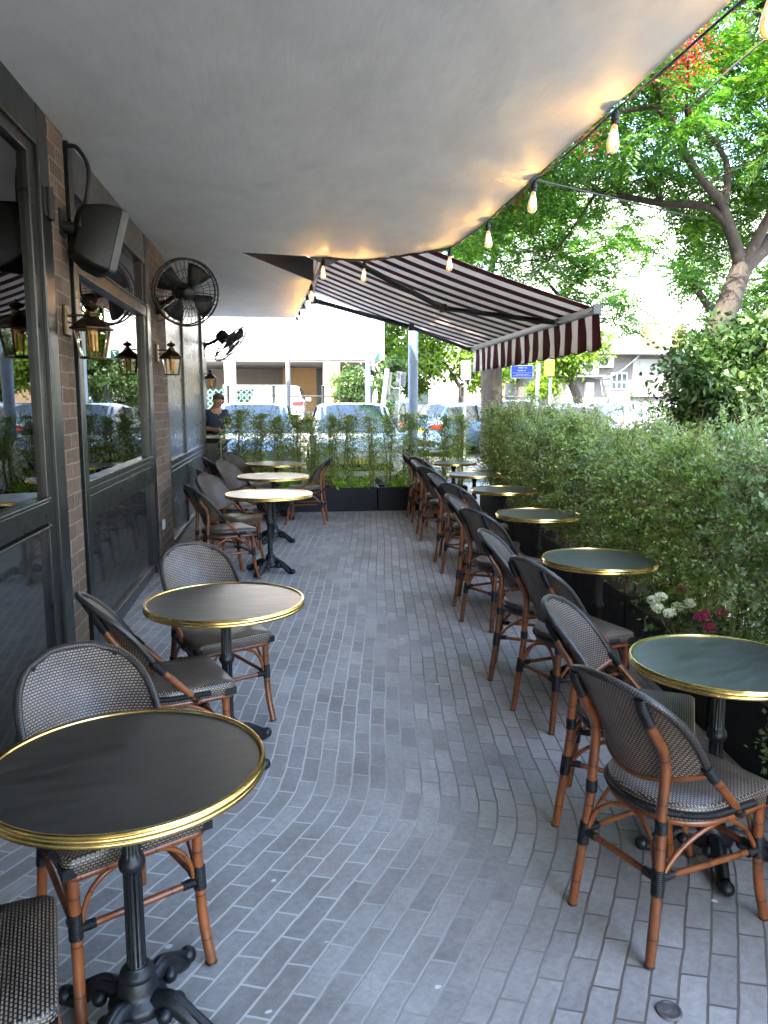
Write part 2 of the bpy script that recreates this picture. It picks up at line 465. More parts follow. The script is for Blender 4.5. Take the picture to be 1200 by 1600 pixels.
# ------------------------------------------------------------------ mesh builder
class MB:
    def __init__(s):
        s.v = []; s.f = []; s.uv = []; s.mi = []

    def add(s, vs, fs, uvs=None, mi=0):
        o = len(s.v)
        s.v += [tuple(map(float, p)) for p in vs]
        for k, f in enumerate(fs):
            s.f.append(tuple(o + i for i in f))
            s.uv.append(uvs[k] if uvs else None)
            s.mi.append(mi)
        return s

    def box(s, c, d, rz=0., mi=0, rot=None):
        x, y, z = (q / 2 for q in d)
        P = [Vector(p) for p in ((-x, -y, -z), (x, -y, -z), (x, y, -z), (-x, y, -z), (-x, -y, z), (x, -y, z), (x, y, z), (-x, y, z))]
        m = rot if rot is not None else Matrix.Rotation(rz, 3, 'Z')
        return s.add([m @ p + Vector(c) for p in P], [(0, 3, 2, 1), (4, 5, 6, 7), (0, 1, 5, 4), (1, 2, 6, 5), (2, 3, 7, 6), (3, 0, 4, 7)], None, mi)

    def bb(s, x0, x1, y0, y1, z0, z1, mi=0):
        return s.box(((x0 + x1) / 2, (y0 + y1) / 2, (z0 + z1) / 2), (x1 - x0, y1 - y0, z1 - z0), 0, mi)

    def tube(s, pts, r, seg=10, caps=True, mi=0, flat=1.):
        pts = [Vector(p) for p in pts]
        n = len(pts)
        rs = r if isinstance(r, (list, tuple)) else [r] * n
        L = [0.]
        for i in range(1, n):
            L.append(L[-1] + (pts[i] - pts[i - 1]).length)
        tg = []
        for i in range(n):
            a = pts[max(i - 1, 0)]; b = pts[min(i + 1, n - 1)]
            tg.append((b - a).normalized())
        up = Vector((0, 0, 1)) if abs(tg[0].z) < .95 else Vector((1, 0, 0))
        u = tg[0].cross(up).normalized()
        V = []
        for i in range(n):
            u = (u - tg[i] * u.dot(tg[i])).normalized()
            w = tg[i].cross(u)
            for k in range(seg):
                a = 2 * PI * k / seg
                V.append(pts[i] + (u * math.cos(a) + w * math.sin(a) * flat) * rs[i])
        F = []; U = []
        for i in range(n - 1):
            for k in range(seg):
                k2 = (k + 1) % seg
                F.append((i * seg + k, i * seg + k2, (i + 1) * seg + k2, (i + 1) * seg + k))
                a, b = k / seg * .1, (k + 1) / seg * .1
                U.append([(a, L[i]), (b, L[i]), (b, L[i + 1]), (a, L[i + 1])])
        if caps:
            F.append(tuple(reversed(range(seg)))); U.append([(0, 0)] * seg)
            F.append(tuple(range((n - 1) * seg, n * seg))); U.append([(0, L[-1])] * seg)
        return s.add(V, F, U, mi)

    def lathe(s, prof, seg=32, c=(0, 0, 0), mi=0, flute=None, ph=0.):
        V = []; F = []
        for (r, z) in prof:
            for k in range(seg):
                a = 2 * PI * k / seg + ph
                rr = r * flute(k, z) if flute else r
                V.append((c[0] + rr * math.cos(a), c[1] + rr * math.sin(a), c[2] + z))
        n = len(prof)
        for i in range(n - 1):
            for k in range(seg):
                k2 = (k + 1) % seg
                F.append((i * seg + k, i * seg + k2, (i + 1) * seg + k2, (i + 1) * seg + k))
        if prof[0][0] > 1e-6:
            F.append(tuple(reversed(range(seg))))
        if prof[-1][0] > 1e-6:
            F.append(tuple(range((n - 1) * seg, n * seg)))
        return s.add(V, F, None, mi)

    def prism(s, poly, z0, z1, mi=0):
        n = len(poly)
        V = [(x, y, z0) for x, y in poly] + [(x, y, z1) for x, y in poly]
        F = [tuple(reversed(range(n))), tuple(range(n, 2 * n))] + [(i, (i + 1) % n, n + (i + 1) % n, n + i) for i in range(n)]
        return s.add(V, F, None, mi)

    def ball(s, c, r, seg=12, rings=8, sc_=(1, 1, 1), mi=0):
        prof = []
        V = []; F = []
        for i in range(rings + 1):
            t = PI * i / rings
            for k in range(seg):
                a = 2 * PI * k / seg
                V.append((c[0] + r * sc_[0] * math.sin(t) * math.cos(a), c[1] + r * sc_[1] * math.sin(t) * math.sin(a), c[2] + r * sc_[2] * math.cos(t)))
        for i in range(rings):
            for k in range(seg):
                k2 = (k + 1) % seg
                F.append((i * seg + k, (i + 1) * seg + k, (i + 1) * seg + k2, i * seg + k2))
        return s.add(V, F, None, mi)

    def xf(s, m):
        s.v = [tuple(m @ Vector(p)) for p in s.v]
        return s

    def build(s, name, mt, parent=None, off=(0, 0, 0), smooth=None, bevel=0., loc=None, bseg=2):
        me = bpy.data.meshes.new(name)
        o3 = off
        me.from_pydata([(p[0] - o3[0], p[1] - o3[1], p[2] - o3[2]) for p in s.v], [], s.f)
        if any(u for u in s.uv):
            lay = me.uv_layers.new(name='UVMap')
            flat = []
            for f, u in zip(s.f, s.uv):
                for i in range(len(f)):
                    flat += list(u[i]) if u else [0., 0.]
            lay.data.foreach_set('uv', flat)
        for m_ in (mt if isinstance(mt, (list, tuple)) else [mt]):
            me.materials.append(M[m_] if isinstance(m_, str) else m_)
        me.polygons.foreach_set('material_index', s.mi)
        if smooth is not None:
            me.polygons.foreach_set('use_smooth', [True] * len(s.f))
        me.validate(); me.update()
        if smooth is not None and smooth < 180:
            try:
                me.set_sharp_from_angle(angle=R(smooth))
            except Exception:
                pass
        o = bpy.data.objects.new(name, me); col.objects.link(o)
        if parent is not None:
            o.parent = parent
        if loc is not None:
            o.location = loc
        if bevel:
            bv = o.modifiers.new('bevel', 'BEVEL'); bv.width = bevel; bv.segments = bseg; bv.limit_method = 'ANGLE'; bv.angle_limit = R(40)
        return o


def quads(name, P, mt, parent=None, loc=None, mi=None):
    """P: (n,4,3) array of loose quads -> one mesh"""
    n = len(P)
    me = bpy.data.meshes.new(name)
    me.vertices.add(n * 4); me.loops.add(n * 4); me.polygons.add(n)
    me.vertices.foreach_set('co', np.ascontiguousarray(P, dtype=np.float32).reshape(-1))
    me.loops.foreach_set('vertex_index', np.arange(n * 4, dtype=np.int32))
    me.polygons.foreach_set('loop_start', np.arange(0, n * 4, 4, dtype=np.int32))
    if mi is not None:
        me.polygons.foreach_set('material_index', np.asarray(mi, dtype=np.int32))
    for m_ in (mt if isinstance(mt, (list, tuple)) else [mt]):
        me.materials.append(M[m_])
    me.update(calc_edges=True)
    me.validate()
    o = bpy.data.objects.new(name, me); col.objects.link(o)
    if parent is not None:
        o.parent = parent
    if loc is not None:
        o.location = loc
    return o


def tag(o, label, cat, group=None, kind=None):
    if label: o['label'] = label
    if cat: o['category'] = cat
    if group: o['group'] = group
    if kind: o['kind'] = kind
    return o


def thing(name, label, cat, loc=(0, 0, 0), rz=0., group=None):
    o = bpy.data.objects.new(name, None); col.objects.link(o)
    o.location = loc; o.rotation_euler = (0, 0, rz); o.empty_display_size = .1
    return tag(o, label, cat, group)


def dup(src, loc, rz=0., label=None, sc_=None):
    kids = {}
    for o in bpy.data.objects:
        if o.parent is not None:
            kids.setdefault(o.parent.name, []).append(o)

    def cp(o, par):
        c = o.copy(); col.objects.link(c)
        if par is not None:
            c.parent = par
        for ch in kids.get(o.name, []):
            cp(ch, c)
        return c
    r = cp(src, None)
    r.location = loc; r.rotation_euler = (0, 0, rz)
    if sc_ is not None:
        r.scale = sc_ if hasattr(sc_, '__len__') else (sc_,) * 3
    if label: r['label'] = label
    return r


def bez(a, b, c, d, n=8):
    a, b, c, d = (Vector(q) for q in (a, b, c, d))
    return [(1 - t) ** 3 * a + 3 * (1 - t) ** 2 * t * b + 3 * (1 - t) * t * t * c + t ** 3 * d for t in (i / n for i in range(n + 1))]


def spline(pts, n=6):
    """Catmull-Rom through pts"""
    P = [Vector(p) for p in pts]
    P = [2 * P[0] - P[1]] + P + [2 * P[-1] - P[-2]]
    out = []
    for i in range(1, len(P) - 2):
        for k in range(n):
            t = k / n
            a, b, c, d = P[i - 1], P[i], P[i + 1], P[i + 2]
            out.append(.5 * ((2 * b) + (c - a) * t + (2 * a - 5 * b + 4 * c - d) * t * t + (3 * b - a - 3 * c + d) * t ** 3))
    out.append(P[-2])
    return out


# ------------------------------------------------------------------ bistro chair (local: +Y forward, z = 0 floor)
def seat_outline(n_arc=18, inset=0.):
    w, fy = .206 - inset, .212 - inset
    pts = []
    r = .03
    for k in range(5):                                   # front right corner
        a = -PI / 2 + 0 + k / 4 * PI / 2
        pts.append((w - r + r * math.sin(k / 4 * PI / 2), fy - r + r * math.cos(k / 4 * PI / 2)))
    pts.append((w, .10)); pts.append((w - .004, .02))
    for k in range(n_arc + 1):                           # round rear
        a = k / n_arc * PI
        pts.append(((w - .006) * math.cos(a), -.03 - (.185 - inset) * math.sin(a)))
    pts.append((-w + .004, .02)); pts.append((-w, .10))
    for k in range(5):
        t = k / 4 * PI / 2
        pts.append((-w + r - r * math.cos(t), fy - r + r * math.sin(t)))
    return pts


def back_w(b):
    return .205 * (1 - b ** 4.6) ** (1 / 2.5)


def back_pt(a, b):
    """woven back: a in [-1,1] across, b in [0,1] upwards"""
    x = a * back_w(b)
    q = abs(x) / .205
    z = .525 + .335 * b + .055 * (1 - b) * q ** 2
    y = -.205 - .105 * b - .055 * b * b + (.095 - .055 * b) * q ** 2.0
    return Vector((x, y, z))


def bind(par, pts, r):
    m = MB(); m.tube(pts, r, 10); return m.build('binding', 'binding', par, smooth=60)


def back_x(x, b):
    return back_pt(x / back_w(b), b)


def make_chair():
    t = thing('bistro_chair', 'chair', 'chair', group='rattan bistro chairs')
    # seat
    out = seat_outline(); s = MB(); n = len(out)
    per_ = [0.]
    for k in range(n):
        per_.append(per_[-1] + math.dist(out[k], out[(k + 1) % n]))
    rings = []
    for f, dz in ((.985, -.050), (1.0, -.042), (1.0, -.006), (.965, .002), (.6, .006), (.3, .004)):
        rings.append([(x * f, (y - .0) * f, .468 + dz) for x, y in out])
    V = [p for r in rings for p in r] + [(0, 0, .472)]
    F = []; U = []
    for i in range(len(rings) - 1):
        for k in range(n):
            k2 = (k + 1) % n
            q = (i * n + k, i * n + k2, (i + 1) * n + k2, (i + 1) * n + k)
            F.append(q)
            if i <= 1:
                a = math.hypot(*out[k]);
                U.append([(per_[k], V[q[0]][2]), (per_[k + 1], V[q[1]][2]), (per_[k + 1], V[q[2]][2]), (per_[k], V[q[3]][2])])
            else:
                U.append([(V[j][0], V[j][1]) for j in q])
    for k in range(n):
        q = ((len(rings) - 1) * n + k, (len(rings) - 1) * n + (k + 1) % n, len(V) - 1)
        F.append(q); U.append([(V[j][0], V[j][1]) for j in q])
    F.append(tuple(reversed(range(n)))); U.append([(V[j][0], V[j][1]) for j in reversed(range(n))])
    F = [tuple(reversed(f)) for f in F]; U = [list(reversed(u)) for u in U]
    s.add(V, F, U)
    s.build('seat', 'weave', t, smooth=50)
    # black edge band round sides and rear, left open at the front
    rim = MB()
    path = [(x * 1.005, y * 1.005, .438) for x, y in out[5:-5]]
    rim.tube(path, .0115, 8)
    rim.box((.193, .186, .430), (.034, .05, .03)); rim.box((-.193, .186, .430), (.034, .05, .03))
    rim.build('seat_rim', 'binding', t, smooth=60)
    fr = MB()
    path = [(x * .93, y * .93, .408) for x, y in out]
    fr.tube(path + [path[0]], .0125, 8, caps=False)
    fr.build('seat_frame', 'bamboo', t, smooth=60)
    # back panel, two skins with thickness
    NA, NBk = 20, 14
    bk = MB()
    for side, offs in ((0, .006), (1, -.006)):
        V = []; F = []; U = []
        for j in range(NBk + 1):
            for i in range(NA + 1):
                b = min(j / NBk, .9985)
                a = -1 + 2 * i / NA
                p = back_pt(a, b)
                V.append(p + Vector((0, offs, 0)))
        for j in range(NBk):
            for i in range(NA):
                q = (j * (NA + 1) + i, j * (NA + 1) + i + 1, (j + 1) * (NA + 1) + i + 1, (j + 1) * (NA + 1) + i)
                if side == 0:
                    q = tuple(reversed(q))
                F.append(q); U.append([(V[k].x * 1.15, V[k].z * 1.05) for k in q])
        bk.add(V, F, U)
    bk.build('backrest', 'weave', t, smooth=60)
    # rim around the arch
    rm = MB()
    edge = [back_pt(-1, b / 12 * .985) for b in range(13)] + [back_pt(-1 + 2 * k / 8, .9985) for k in range(9)] + [back_pt(1, (12 - b) / 12 * .985) for b in range(13)]
    rm.tube(edge, .0125, 10)
    o = rm.build('backrest_rim', 'weave_fine', t, smooth=60)
    cb = MB(); cb.tube([back_pt(-.97 + 1.94 * k / 10, .0) + Vector((0, -.002, -.002)) for k in range(11)], .0105, 8)
    cb.build('backrest_bar', 'bamboo', t, smooth=60)
    for sx in (-1, 1):
        # front leg, sabre foot
        lg = MB(); pts = spline([(sx * .176, .172, .425), (sx * .177, .176, .27), (sx * .180, .190, .13), (sx * .188, .222, .0)], 5)
        lg.tube(pts, [.0158] * (len(pts) - 1) + [.0150], 10)
        l = lg.build('leg', 'bamboo', t, smooth=60)
        bind(l, [(sx * .1768, .175, .292), (sx * .178, .180, .222)], .0195)
        bind(l, [(sx * .1775, .18, .246), (sx * .1765, .128, .246)], .0140)
        bind(l, [(sx * .17, .177, .246), (sx * .125, .177, .246)], .0140)
        ft = MB(); ft.tube([(sx * .1878, .2212, .005), (sx * .1882, .2224, -.001)], .0166, 10); ft.build('foot_cap', 'rubber', l, smooth=60)
        # rear leg carries on as the back post
        top = back_x(sx * .132, .82) + Vector((0, -.019, 0)); mid = back_x(sx * .140, .22) + Vector((0, -.031, 0))
        lg = MB(); pts = spline([(sx * .164, -.272, 0), (sx * .155, -.248, .2), (sx * .143, -.228, .40), (sx * .141, -.229, .46), tuple(mid), tuple(back_x(sx * .136, .55) + Vector((0, -.028, 0))), tuple(top)], 5)
        lg.tube(pts, [.0150] + [.0160] * (len(pts) - 1), 10)
        l = lg.build('leg', 'bamboo', t, smooth=60)
        bind(l, [(sx * .1545, -.246, .215), (sx * .150, -.239, .290)], .0195)
        bind(l, [(sx * .152, -.242, .262), (sx * .153, -.185, .262)], .0140)
        bind(l, [(sx * .152, -.242, .262), (sx * .100, -.242, .262)], .0140)
        bind(l, [(sx * .143, -.228, .398), (sx * .141, -.229, .438)], .0190)
        bind(l, [back_x(sx * .135, .62) + Vector((0, -.026, 0)), back_x(sx * .133, .80) + Vector((0, -.021, 0)), back_x(sx * .132, .885) + Vector((0, -.008, .0))], .0175)
        ft = MB(); ft.tube([(sx * .164, -.272, .006), (sx * .1642, -.2725, -.001)], .0162, 10); ft.build('foot_cap', 'rubber', l, smooth=60)
        # rod from the lower corner of the back down to the seat side
        ar = MB(); p0 = back_pt(sx * 1., .03); p1 = Vector((sx * .200, .045, .416))
        ar.tube([p0 + (p0 - p1) * .05, p0.lerp(p1, .5), p1 + (p1 - p0) * .05], .0138, 10)
        a = ar.build('side_rod', 'bamboo', t, smooth=60)
        bind(a, [p0 + (p0 - p1) * .10, p0.lerp(p1, .18)], .0175)
        bind(a, [p0.lerp(p1, .93), p0.lerp(p1, 1.0)], .0180)
        st = MB(); st.tube([(sx * .1775, .178, .246), (sx * .152, -.242, .262)], .0098, 8); st.build('stretcher', 'bamboo', t, smooth=60)
        for q4 in (((sx * .177, .158, .262), (sx * .177, .12, .34), (sx * .18, .06, .375), (sx * .183, .0, .40)), ((sx * .152, -.215, .275), (sx * .158, -.18, .34), (sx * .175, -.11, .385), (sx * .183, -.02, .40)), ((sx * .16, .177, .262), (sx * .15, .178, .36), (sx * .09, .182, .395), (sx * .03, .186, .40)), ((sx * .138, -.240, .275), (sx * .122, -.232, .36), (sx * .08, -.212, .395), (0, -.198, .402))):
            br = MB(); br.tube(bez(*q4), .0078, 8); br.build('brace', 'bamboo', t, smooth=60)
    for y, x, zz in ((.177, .177, .246), (-.242, .152, .262)):
        st = MB(); st.tube([(-x, y, zz), (x, y, zz)], .0105, 8); st.build('stretcher', 'bamboo', t, smooth=60)
    return t


CH = make_chair()
chairs = [
    # x, y, facing angle (deg, 0 = +x), label
    (1.235, 2.19, 21.4, 'woven bistro chair nearest the camera on the hedge side, its dark back turned to us'),
    (1.345, 2.71, -29, 'woven bistro chair facing us across the nearest blue-sheened table on the hedge side'),
    (1.495, 3.715, 17.9, 'bistro chair with its back to us at the second table along the hedge'),
    (1.49, 4.28, -20, 'bistro chair angled towards us at the far side of the second hedge table'),
    (1.595, 5.363, 26, 'bistro chair with its back to us at the third table along the hedge'),
    (1.626, 5.864, -20, 'bistro chair on the far side of the third table along the hedge'),
    (1.76, 6.875, 27, 'bistro chair with its back to us at the fourth table along the hedge'),
    (1.779, 7.422, -20, 'bistro chair on the far side of the fourth table along the hedge'),
    (1.828, 8.407, 24, 'bistro chair with its back to us at the fifth table along the hedge'),
    (1.86, 8.95, -20, 'bistro chair on the far side of the fifth table along the hedge'),
    (1.939, 9.646, 24, 'bistro chair with its back to us at the last table along the hedge'),
    (1.94, 10.2, -18, 'farthest bistro chair along the hedge, close to the end planter'),
    (-.515, 2.215, -59.2, 'bistro chair facing us behind the nearest black table on the wall side'),
    (-.722, 1.571, 16, 'bistro chair in the foreground showing only its woven seat beside the largest table'),
    (-.49, 3.27, 22, 'bistro chair seen from the side by the window at the second wall-side table'),
    (-.353, 3.91, -60, 'bistro chair facing us behind the second wall-side table'),
    (-.524, 6.957, 25, 'bistro chair seen from the side at the third wall-side table, by the dark panels'),
    (-.50, 7.55, -33, 'bistro chair facing us behind the third wall-side table'),
    (-.56, 8.32, 20, 'bistro chair half hidden against the panelled wall at the fourth wall-side table'),
    (-.45, 9.1, -33, 'bistro chair facing us behind the fourth wall-side table'),
    (-.64, 9.75, 20, 'bistro chair showing only a sliver of back near the end of the panelled wall'),
    (-.44, 10.3, -33, 'farthest wall-side bistro chair, facing us in front of the end planter'),
    (.254, 9.86, 170.5, 'bistro chair facing the building wall on the aisle side of the farthest wall-side table'),
]
for i, (x, y, a, lab) in enumerate(chairs):
    if i == 0:
        o = CH; o['label'] = lab
        o.location = (x, y, gz(y) + .002); o.rotation_euler = (0, 0, R(a - 90))
    else:
        dup(CH, (x, y, gz(y) + .002), R(a - 90), lab)


# ------------------------------------------------------------------ bistro tables
def make_table(rad, label):
    t = thing('bistro_table', label, 'table', group='round cafe tables')
    m = MB(); m.lathe([(rad - .008, .722), (rad - .008, .741), (rad * .5, .7415), (0.0, .7415)], 72); m.build('tabletop', 'tabletop', t, smooth=30)
    m = MB(); m.lathe([(rad - .012, .7405), (rad - .010, .7445), (rad - .004, .7465), (rad + .001, .7455), (rad + .003, .742), (rad + .0015, .7395), (rad + .004, .737), (rad + .005, .733), (rad + .004, .729), (rad + .0015, .7265), (rad + .0035, .724), (rad + .004, .720), (rad + .002, .716), (rad - .004, .714), (rad - .03, .714)], 96)
    m.build('table_rim', 'brass', t, smooth=40)
    m = MB(); m.lathe([(0, .69), (.09, .70), (.09, .716), (rad - .028, .716)], 32); m.build('mounting_plate', 'iron', t, smooth=40)

    def fl(k, z):
        return 1 - (.14 if k % 4 == 0 else 0) if (.18 < z < .45 or .50 < z < .66) else 1.
    m = MB(); m.lathe([(.029, .165), (.0275, .178), (.0250, .182), (.0240, .445), (.027, .448), (.032, .455), (.035, .468), (.032, .482), (.027, .488), (.0235, .502), (.0225, .655), (.028, .662), (.034, .672), (.030, .684), (.04, .695), (.045, .70)], 48, flute=fl)
    m.build('column', 'iron', t, smooth=35)
    m = MB(); m.lathe([(.065, .055), (.074, .06), (.078, .075), (.072, .09), (.058, .10), (.052, .115), (.05, .13), (.043, .145), (.046, .155), (.043, .165), (.034, .172), (.030, .18)], 32)
    ob = m.build('base_hub', 'iron', t, smooth=40)
    for k in range(4):
        a = R(45 + 90 * k)
        m = MB()
        pts = spline([(.05, 0, .085), (.10, 0, .093), (.15, 0, .066), (.19, 0, .03), (.22, 0, .020), (.242, 0, .030)], 5)
        m.tube(pts, [.029 - .010 * i / (len(pts) - 1) for i in range(len(pts))], 10, flat=1.35 if False else 1.)
        m.tube(spline([(.055, .0, .10), (.10, 0, .115), (.16, 0, .082), (.215, 0, .046)], 4), .012, 8)
        m.ball((.238, 0, .027), .026, 12, 8)
        m.ball((.10, .03, .075), .022, 10, 6); m.ball((.10, -.03, .075), .022, 10, 6)
        m.xf(Matrix.Rotation(a, 4, 'Z'))
        m.build('foot', 'iron', t, smooth=50)
    return t


tabs = [(1.52, 2.44, .31, 28, 'round cafe table nearest the camera on the hedge side, top shining blue'),
        (1.77, 4.10, .32, 10, 'second cafe table along the hedge, brass edge and blue shine'),
        (1.95, 5.71, .325, 40, 'third cafe table along the hedge, greenish top'),
        (2.11, 7.20, .325, 20, 'fourth cafe table along the hedge'),
        (2.17, 8.62, .32, 0, 'fifth cafe table along the hedge'),
        (2.24, 10.03, .30, 30, 'last small round table along the hedge, by the end planter'),
        (-.412, 1.92, .345, 20, 'largest round black table with brass edge, in the foreground on the wall side'),
        (-.278, 3.46, .355, 0, 'second brass-edged table along the glazed wall'),
        (-.145, 7.14, .40, 15, 'third table on the wall side, pale reflection across its top'),
        (-.125, 8.65, .40, 15, 'fourth table on the wall side, behind the pale-topped one'),
        (-.106, 10.2, .40, 15, 'farthest table on the wall side, before the end planter')]
protos = {}
for i, (x, y, r_, a, lab) in enumerate(tabs):
    key = r_
    if key not in protos:
        protos[key] = make_table(r_, lab)
        o = protos[key]; o.location = (x, y, gz(y)); o.rotation_euler = (0, 0, R(a))
    else:
        dup(protos[key], (x, y, gz(y)), R(a), lab)

# ------------------------------------------------------------------ ground
N = 60
ys = np.concatenate([np.linspace(-8, 16, 49), [30, 60, 120, 300]])
xs = np.array([-200, -60, -20, -8, -4, -2, -1, 0, 1, 2, 3, 4, 6, 10, 20, 40, 90, 250.])
g = MB()
V = [(x, y, gz(y) - .012) for y in ys for x in xs]
F = [(j * len(xs) + i, j * len(xs) + i + 1, (j + 1) * len(xs) + i + 1, (j + 1) * len(xs) + i) for j in range(len(ys) - 1) for i in range(len(xs) - 1)]
g.add(V, F)
o = g.build('ground', 'asphalt'); tag(o, 'grey asphalt street beyond the planters', 'street', kind='structure')

# paved terrace: UV follows the bent paver courses
th0 = R(19.5); dl = R(12.5)
dv = (math.sin(th0), math.cos(th0)); ev = (math.cos(th0), -math.sin(th0))
s0 = dv[0] * .45 + dv[1] * 2.88
wtr = .17


def paver_uv(x, y):
    s_ = x * dv[0] + y * dv[1]; t_ = x * ev[0] + y * ev[1]
    q = (s_ - s0) / wtr
    k = math.tan(dl)
    # slope of the course goes from +k (near) to -k (far); integral of a smooth step
    g_ = -k * wtr * (math.log(math.cosh(max(-40, min(40, q)))) if abs(q) < 30 else abs(q) - math.log(2))
    wav = .012 * math.sin(y * .55 + .6) + .008 * math.sin(1.9 * y + x)
    return ((s_ - s0) / math.cos(dl) + 5, (t_ - g_) * math.cos(dl) + wav + 5)


p = MB()
px = np.linspace(-1.24, 3.2, 75); py = np.linspace(-3.5, 13.4, 260)
V = [(x, y, gz(y) + .0015 * math.sin(3.1 * x + y) + .002 * math.sin(1.3 * y - 2 * x)) for y in py for x in px]
F = []; U = []
nx = len(px)
UVs = [paver_uv(v[0], v[1]) for v in V]
for j in range(len(py) - 1):
    for i in range(nx - 1):
        q = (j * nx + i, j * nx + i + 1, (j + 1) * nx + i + 1, (j + 1) * nx + i)
        F.append(q); U.append([UVs[k] for k in q])
p.add(V, F, U)
o = p.build('terrace_paving', 'paver', smooth=180); tag(o, 'grey stretcher-bond pavers covering the terrace floor', 'paving', kind='structure')

m = MB(); m.bb(-1.198, -.72, -1.0, 2.05, gz(0) - .02, gz(1.5) + .012)
o = m.build('door_threshold', 'concrete', bevel=.004); tag(o, 'worn concrete slab at the foot of the glazed door', 'threshold', kind='structure')

m = MB()
m.lathe([(0.0, .001), (.026, .001), (.028, .0035), (.032, .004), (.034, .003), (.036, -.002)], 28)
m.lathe([(0.0, .004), (.018, .0045), (.021, .003)], 20, c=(-.012, .008, 0))
o = m.build('drain_cap', 'galvdull', smooth=40, loc=(1.02, 1.78, gz(1.78) + .003)); tag(o, 'small round metal drain cap set in the pavers', 'drain cap')

# pavement, driveway terrace beyond
m = MB(); m.bb(3.2, 6.2, -6, 19, -.1, .0)
V2 = []
m = MB(); yy = np.linspace(-6, 14, 11)
for j in range(10):
    a, b = yy[j], yy[j + 1]
    m.add([(3.2, a, gz(a) - .006), (8.0, a, gz(a) - .006), (8.0, b, gz(b) - .006), (3.2, b, gz(b) - .006)], [(0, 1, 2, 3)])
o = m.build('pavement', 'pavement'); tag(o, 'paved footway behind the long hedge', 'pavement', kind='structure')  # hidden by the hedge, made wide and pale to bounce light upwards
m = MB(); m.bb(-16, 3.4, 22.6, 60, .0, .9)
o = m.build('driveway', 'pavement', bevel=.02); tag(o, 'raised forecourt in front of the pale building', 'driveway', kind='structure')


# ------------------------------------------------------------------ cafe building on the left
WX = -1.2; CZ = 3.16
cafe = thing('cafe_building', 'dark fronted cafe with brick piers, glazed bays and a deep plaster soffit', 'building', (0, 0, 0))
out = [(WX - .3, -5), (1.70, -5), (1.665, 7.2), (1.62, 7.42), (1.48, 7.60), (.87, 8.22), (.42, 8.12), (-.40, 7.98), (.385, 9.74), (.22, 13.8), (WX - .3, 13.8)]
n = len(out)
# triangulate through bmesh-friendly ngon
m = MB(); m.prism(out, CZ, CZ + .26)
m.build('soffit', 'ceiling', cafe)
m = MB(); m.prism([(-.40, 7.9), (1.2, 7.9), (.6, 10.2)], CZ + .265, CZ + .31); m.build('recess_shade_sheet', 'dark', cafe)  # dark sheet above the notch, its colour standing in for the shaded gap
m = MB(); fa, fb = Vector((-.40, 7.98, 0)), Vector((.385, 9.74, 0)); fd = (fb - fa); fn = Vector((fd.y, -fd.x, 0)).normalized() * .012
m.box(tuple((fa + fb) / 2 + fn + Vector((0, 0, CZ + .131))), (fd.length - .03, .014, .256), math.atan2(fd.y, fd.x)); m.build('notch_shade_board', 'dark', cafe)  # added dark board, painting the lit side of the notch as shade
m = MB(); m.bb(WX - 9, 1.62, -14, 7.9, CZ + .32, 8.2); m.bb(WX - 9, .2, 7.9, 13.6, CZ + .32, 8.2); m.build('unseen_upper_storeys', 'tanwall', cafe)  # unseen storeys, added to shade the terrace and sized for their shadow
# interior seen through the glass
m = MB(); m.bb(-4.4, -4.3, -5, 8, 0, 3.3); m.bb(-4.3, -1.4, 8.0, 8.1, 0, 3.3); m.bb(-4.3, -1.4, -5.1, -5, 0, 3.3); m.build('inner_wall', 'brick', cafe)
m = MB(); m.bb(-4.3, -1.3, -5, 8, -.1, -.03); m.build('inner_floor', 'dark', cafe)
m = MB(); m.bb(-4.3, -1.55, -5, 8, CZ + .0, CZ + .1); m.build('inner_ceiling', 'spandrel', cafe)


def pier(y0, y1, x=WX):
    m = MB(); m.bb(x - .35, x, y0, y1, -.05, CZ); return m.build('brick_pier', 'brick', cafe, bevel=.008)


pier(4.405, 4.70, WX + .012); pier(7.408, 8.295, WX + .016); pier(12.16, 12.75, WX - .06)
# glazed door bay (y from -1 to 4.4)
dr = MB()
X0, X1 = WX - .08, WX
dr.bb(X0, X1 + .01, 4.235, 4.40, 0, CZ); dr.bb(X0 + .01, X1 - .012, 4.13, 4.236, .12, 3.0)
dr.bb(X0, X1 + .008, 1.0, 4.236, 2.955, CZ)
dr.bb(X0 + .01, X1 - .010, 1.0, 4.131, 2.895, 2.956)
dr.bb(X0, X1 - .006, 1.0, 4.131, 1.075, 1.185); dr.bb(X0 + .01, X1 + .004, 1.0, 4.129, 1.188, 1.205); dr.bb(X0 + .01, X1 + .004, 1.0, 4.129, 1.045, 1.062)
dr.bb(X0, X1 - .004, 1.0, 4.131, .02, .16)
dr.bb(X0, X1 + .004, .9, 1.0, 0, CZ)
door = dr.build('glazed_door', 'frame', cafe, bevel=.006)
m = MB(); m.bb(WX - .05, WX - .040, 1.0, 4.14, 1.18, 2.9); m.build('glass_pane', 'glass', door)
m = MB(); m.bb(WX - .05, WX - .040, 1.0, 4.14, .15, 1.08); m.build('glass_pane', 'lowglass', door)
m = MB(); m.tube([(WX + .025, 4.33, 2.62), (WX + .025, 4.33, 2.78)], .022, 14); m.bb(WX, WX + .02, 4.27, 4.39, 2.63, 2.77); m.build('hinge', 'plastic', door, smooth=40, bevel=.003)
m = MB(); m.bb(WX - .3, WX, -5, .9, -.05, CZ); m.build('front_wall', 'spandrel', cafe)
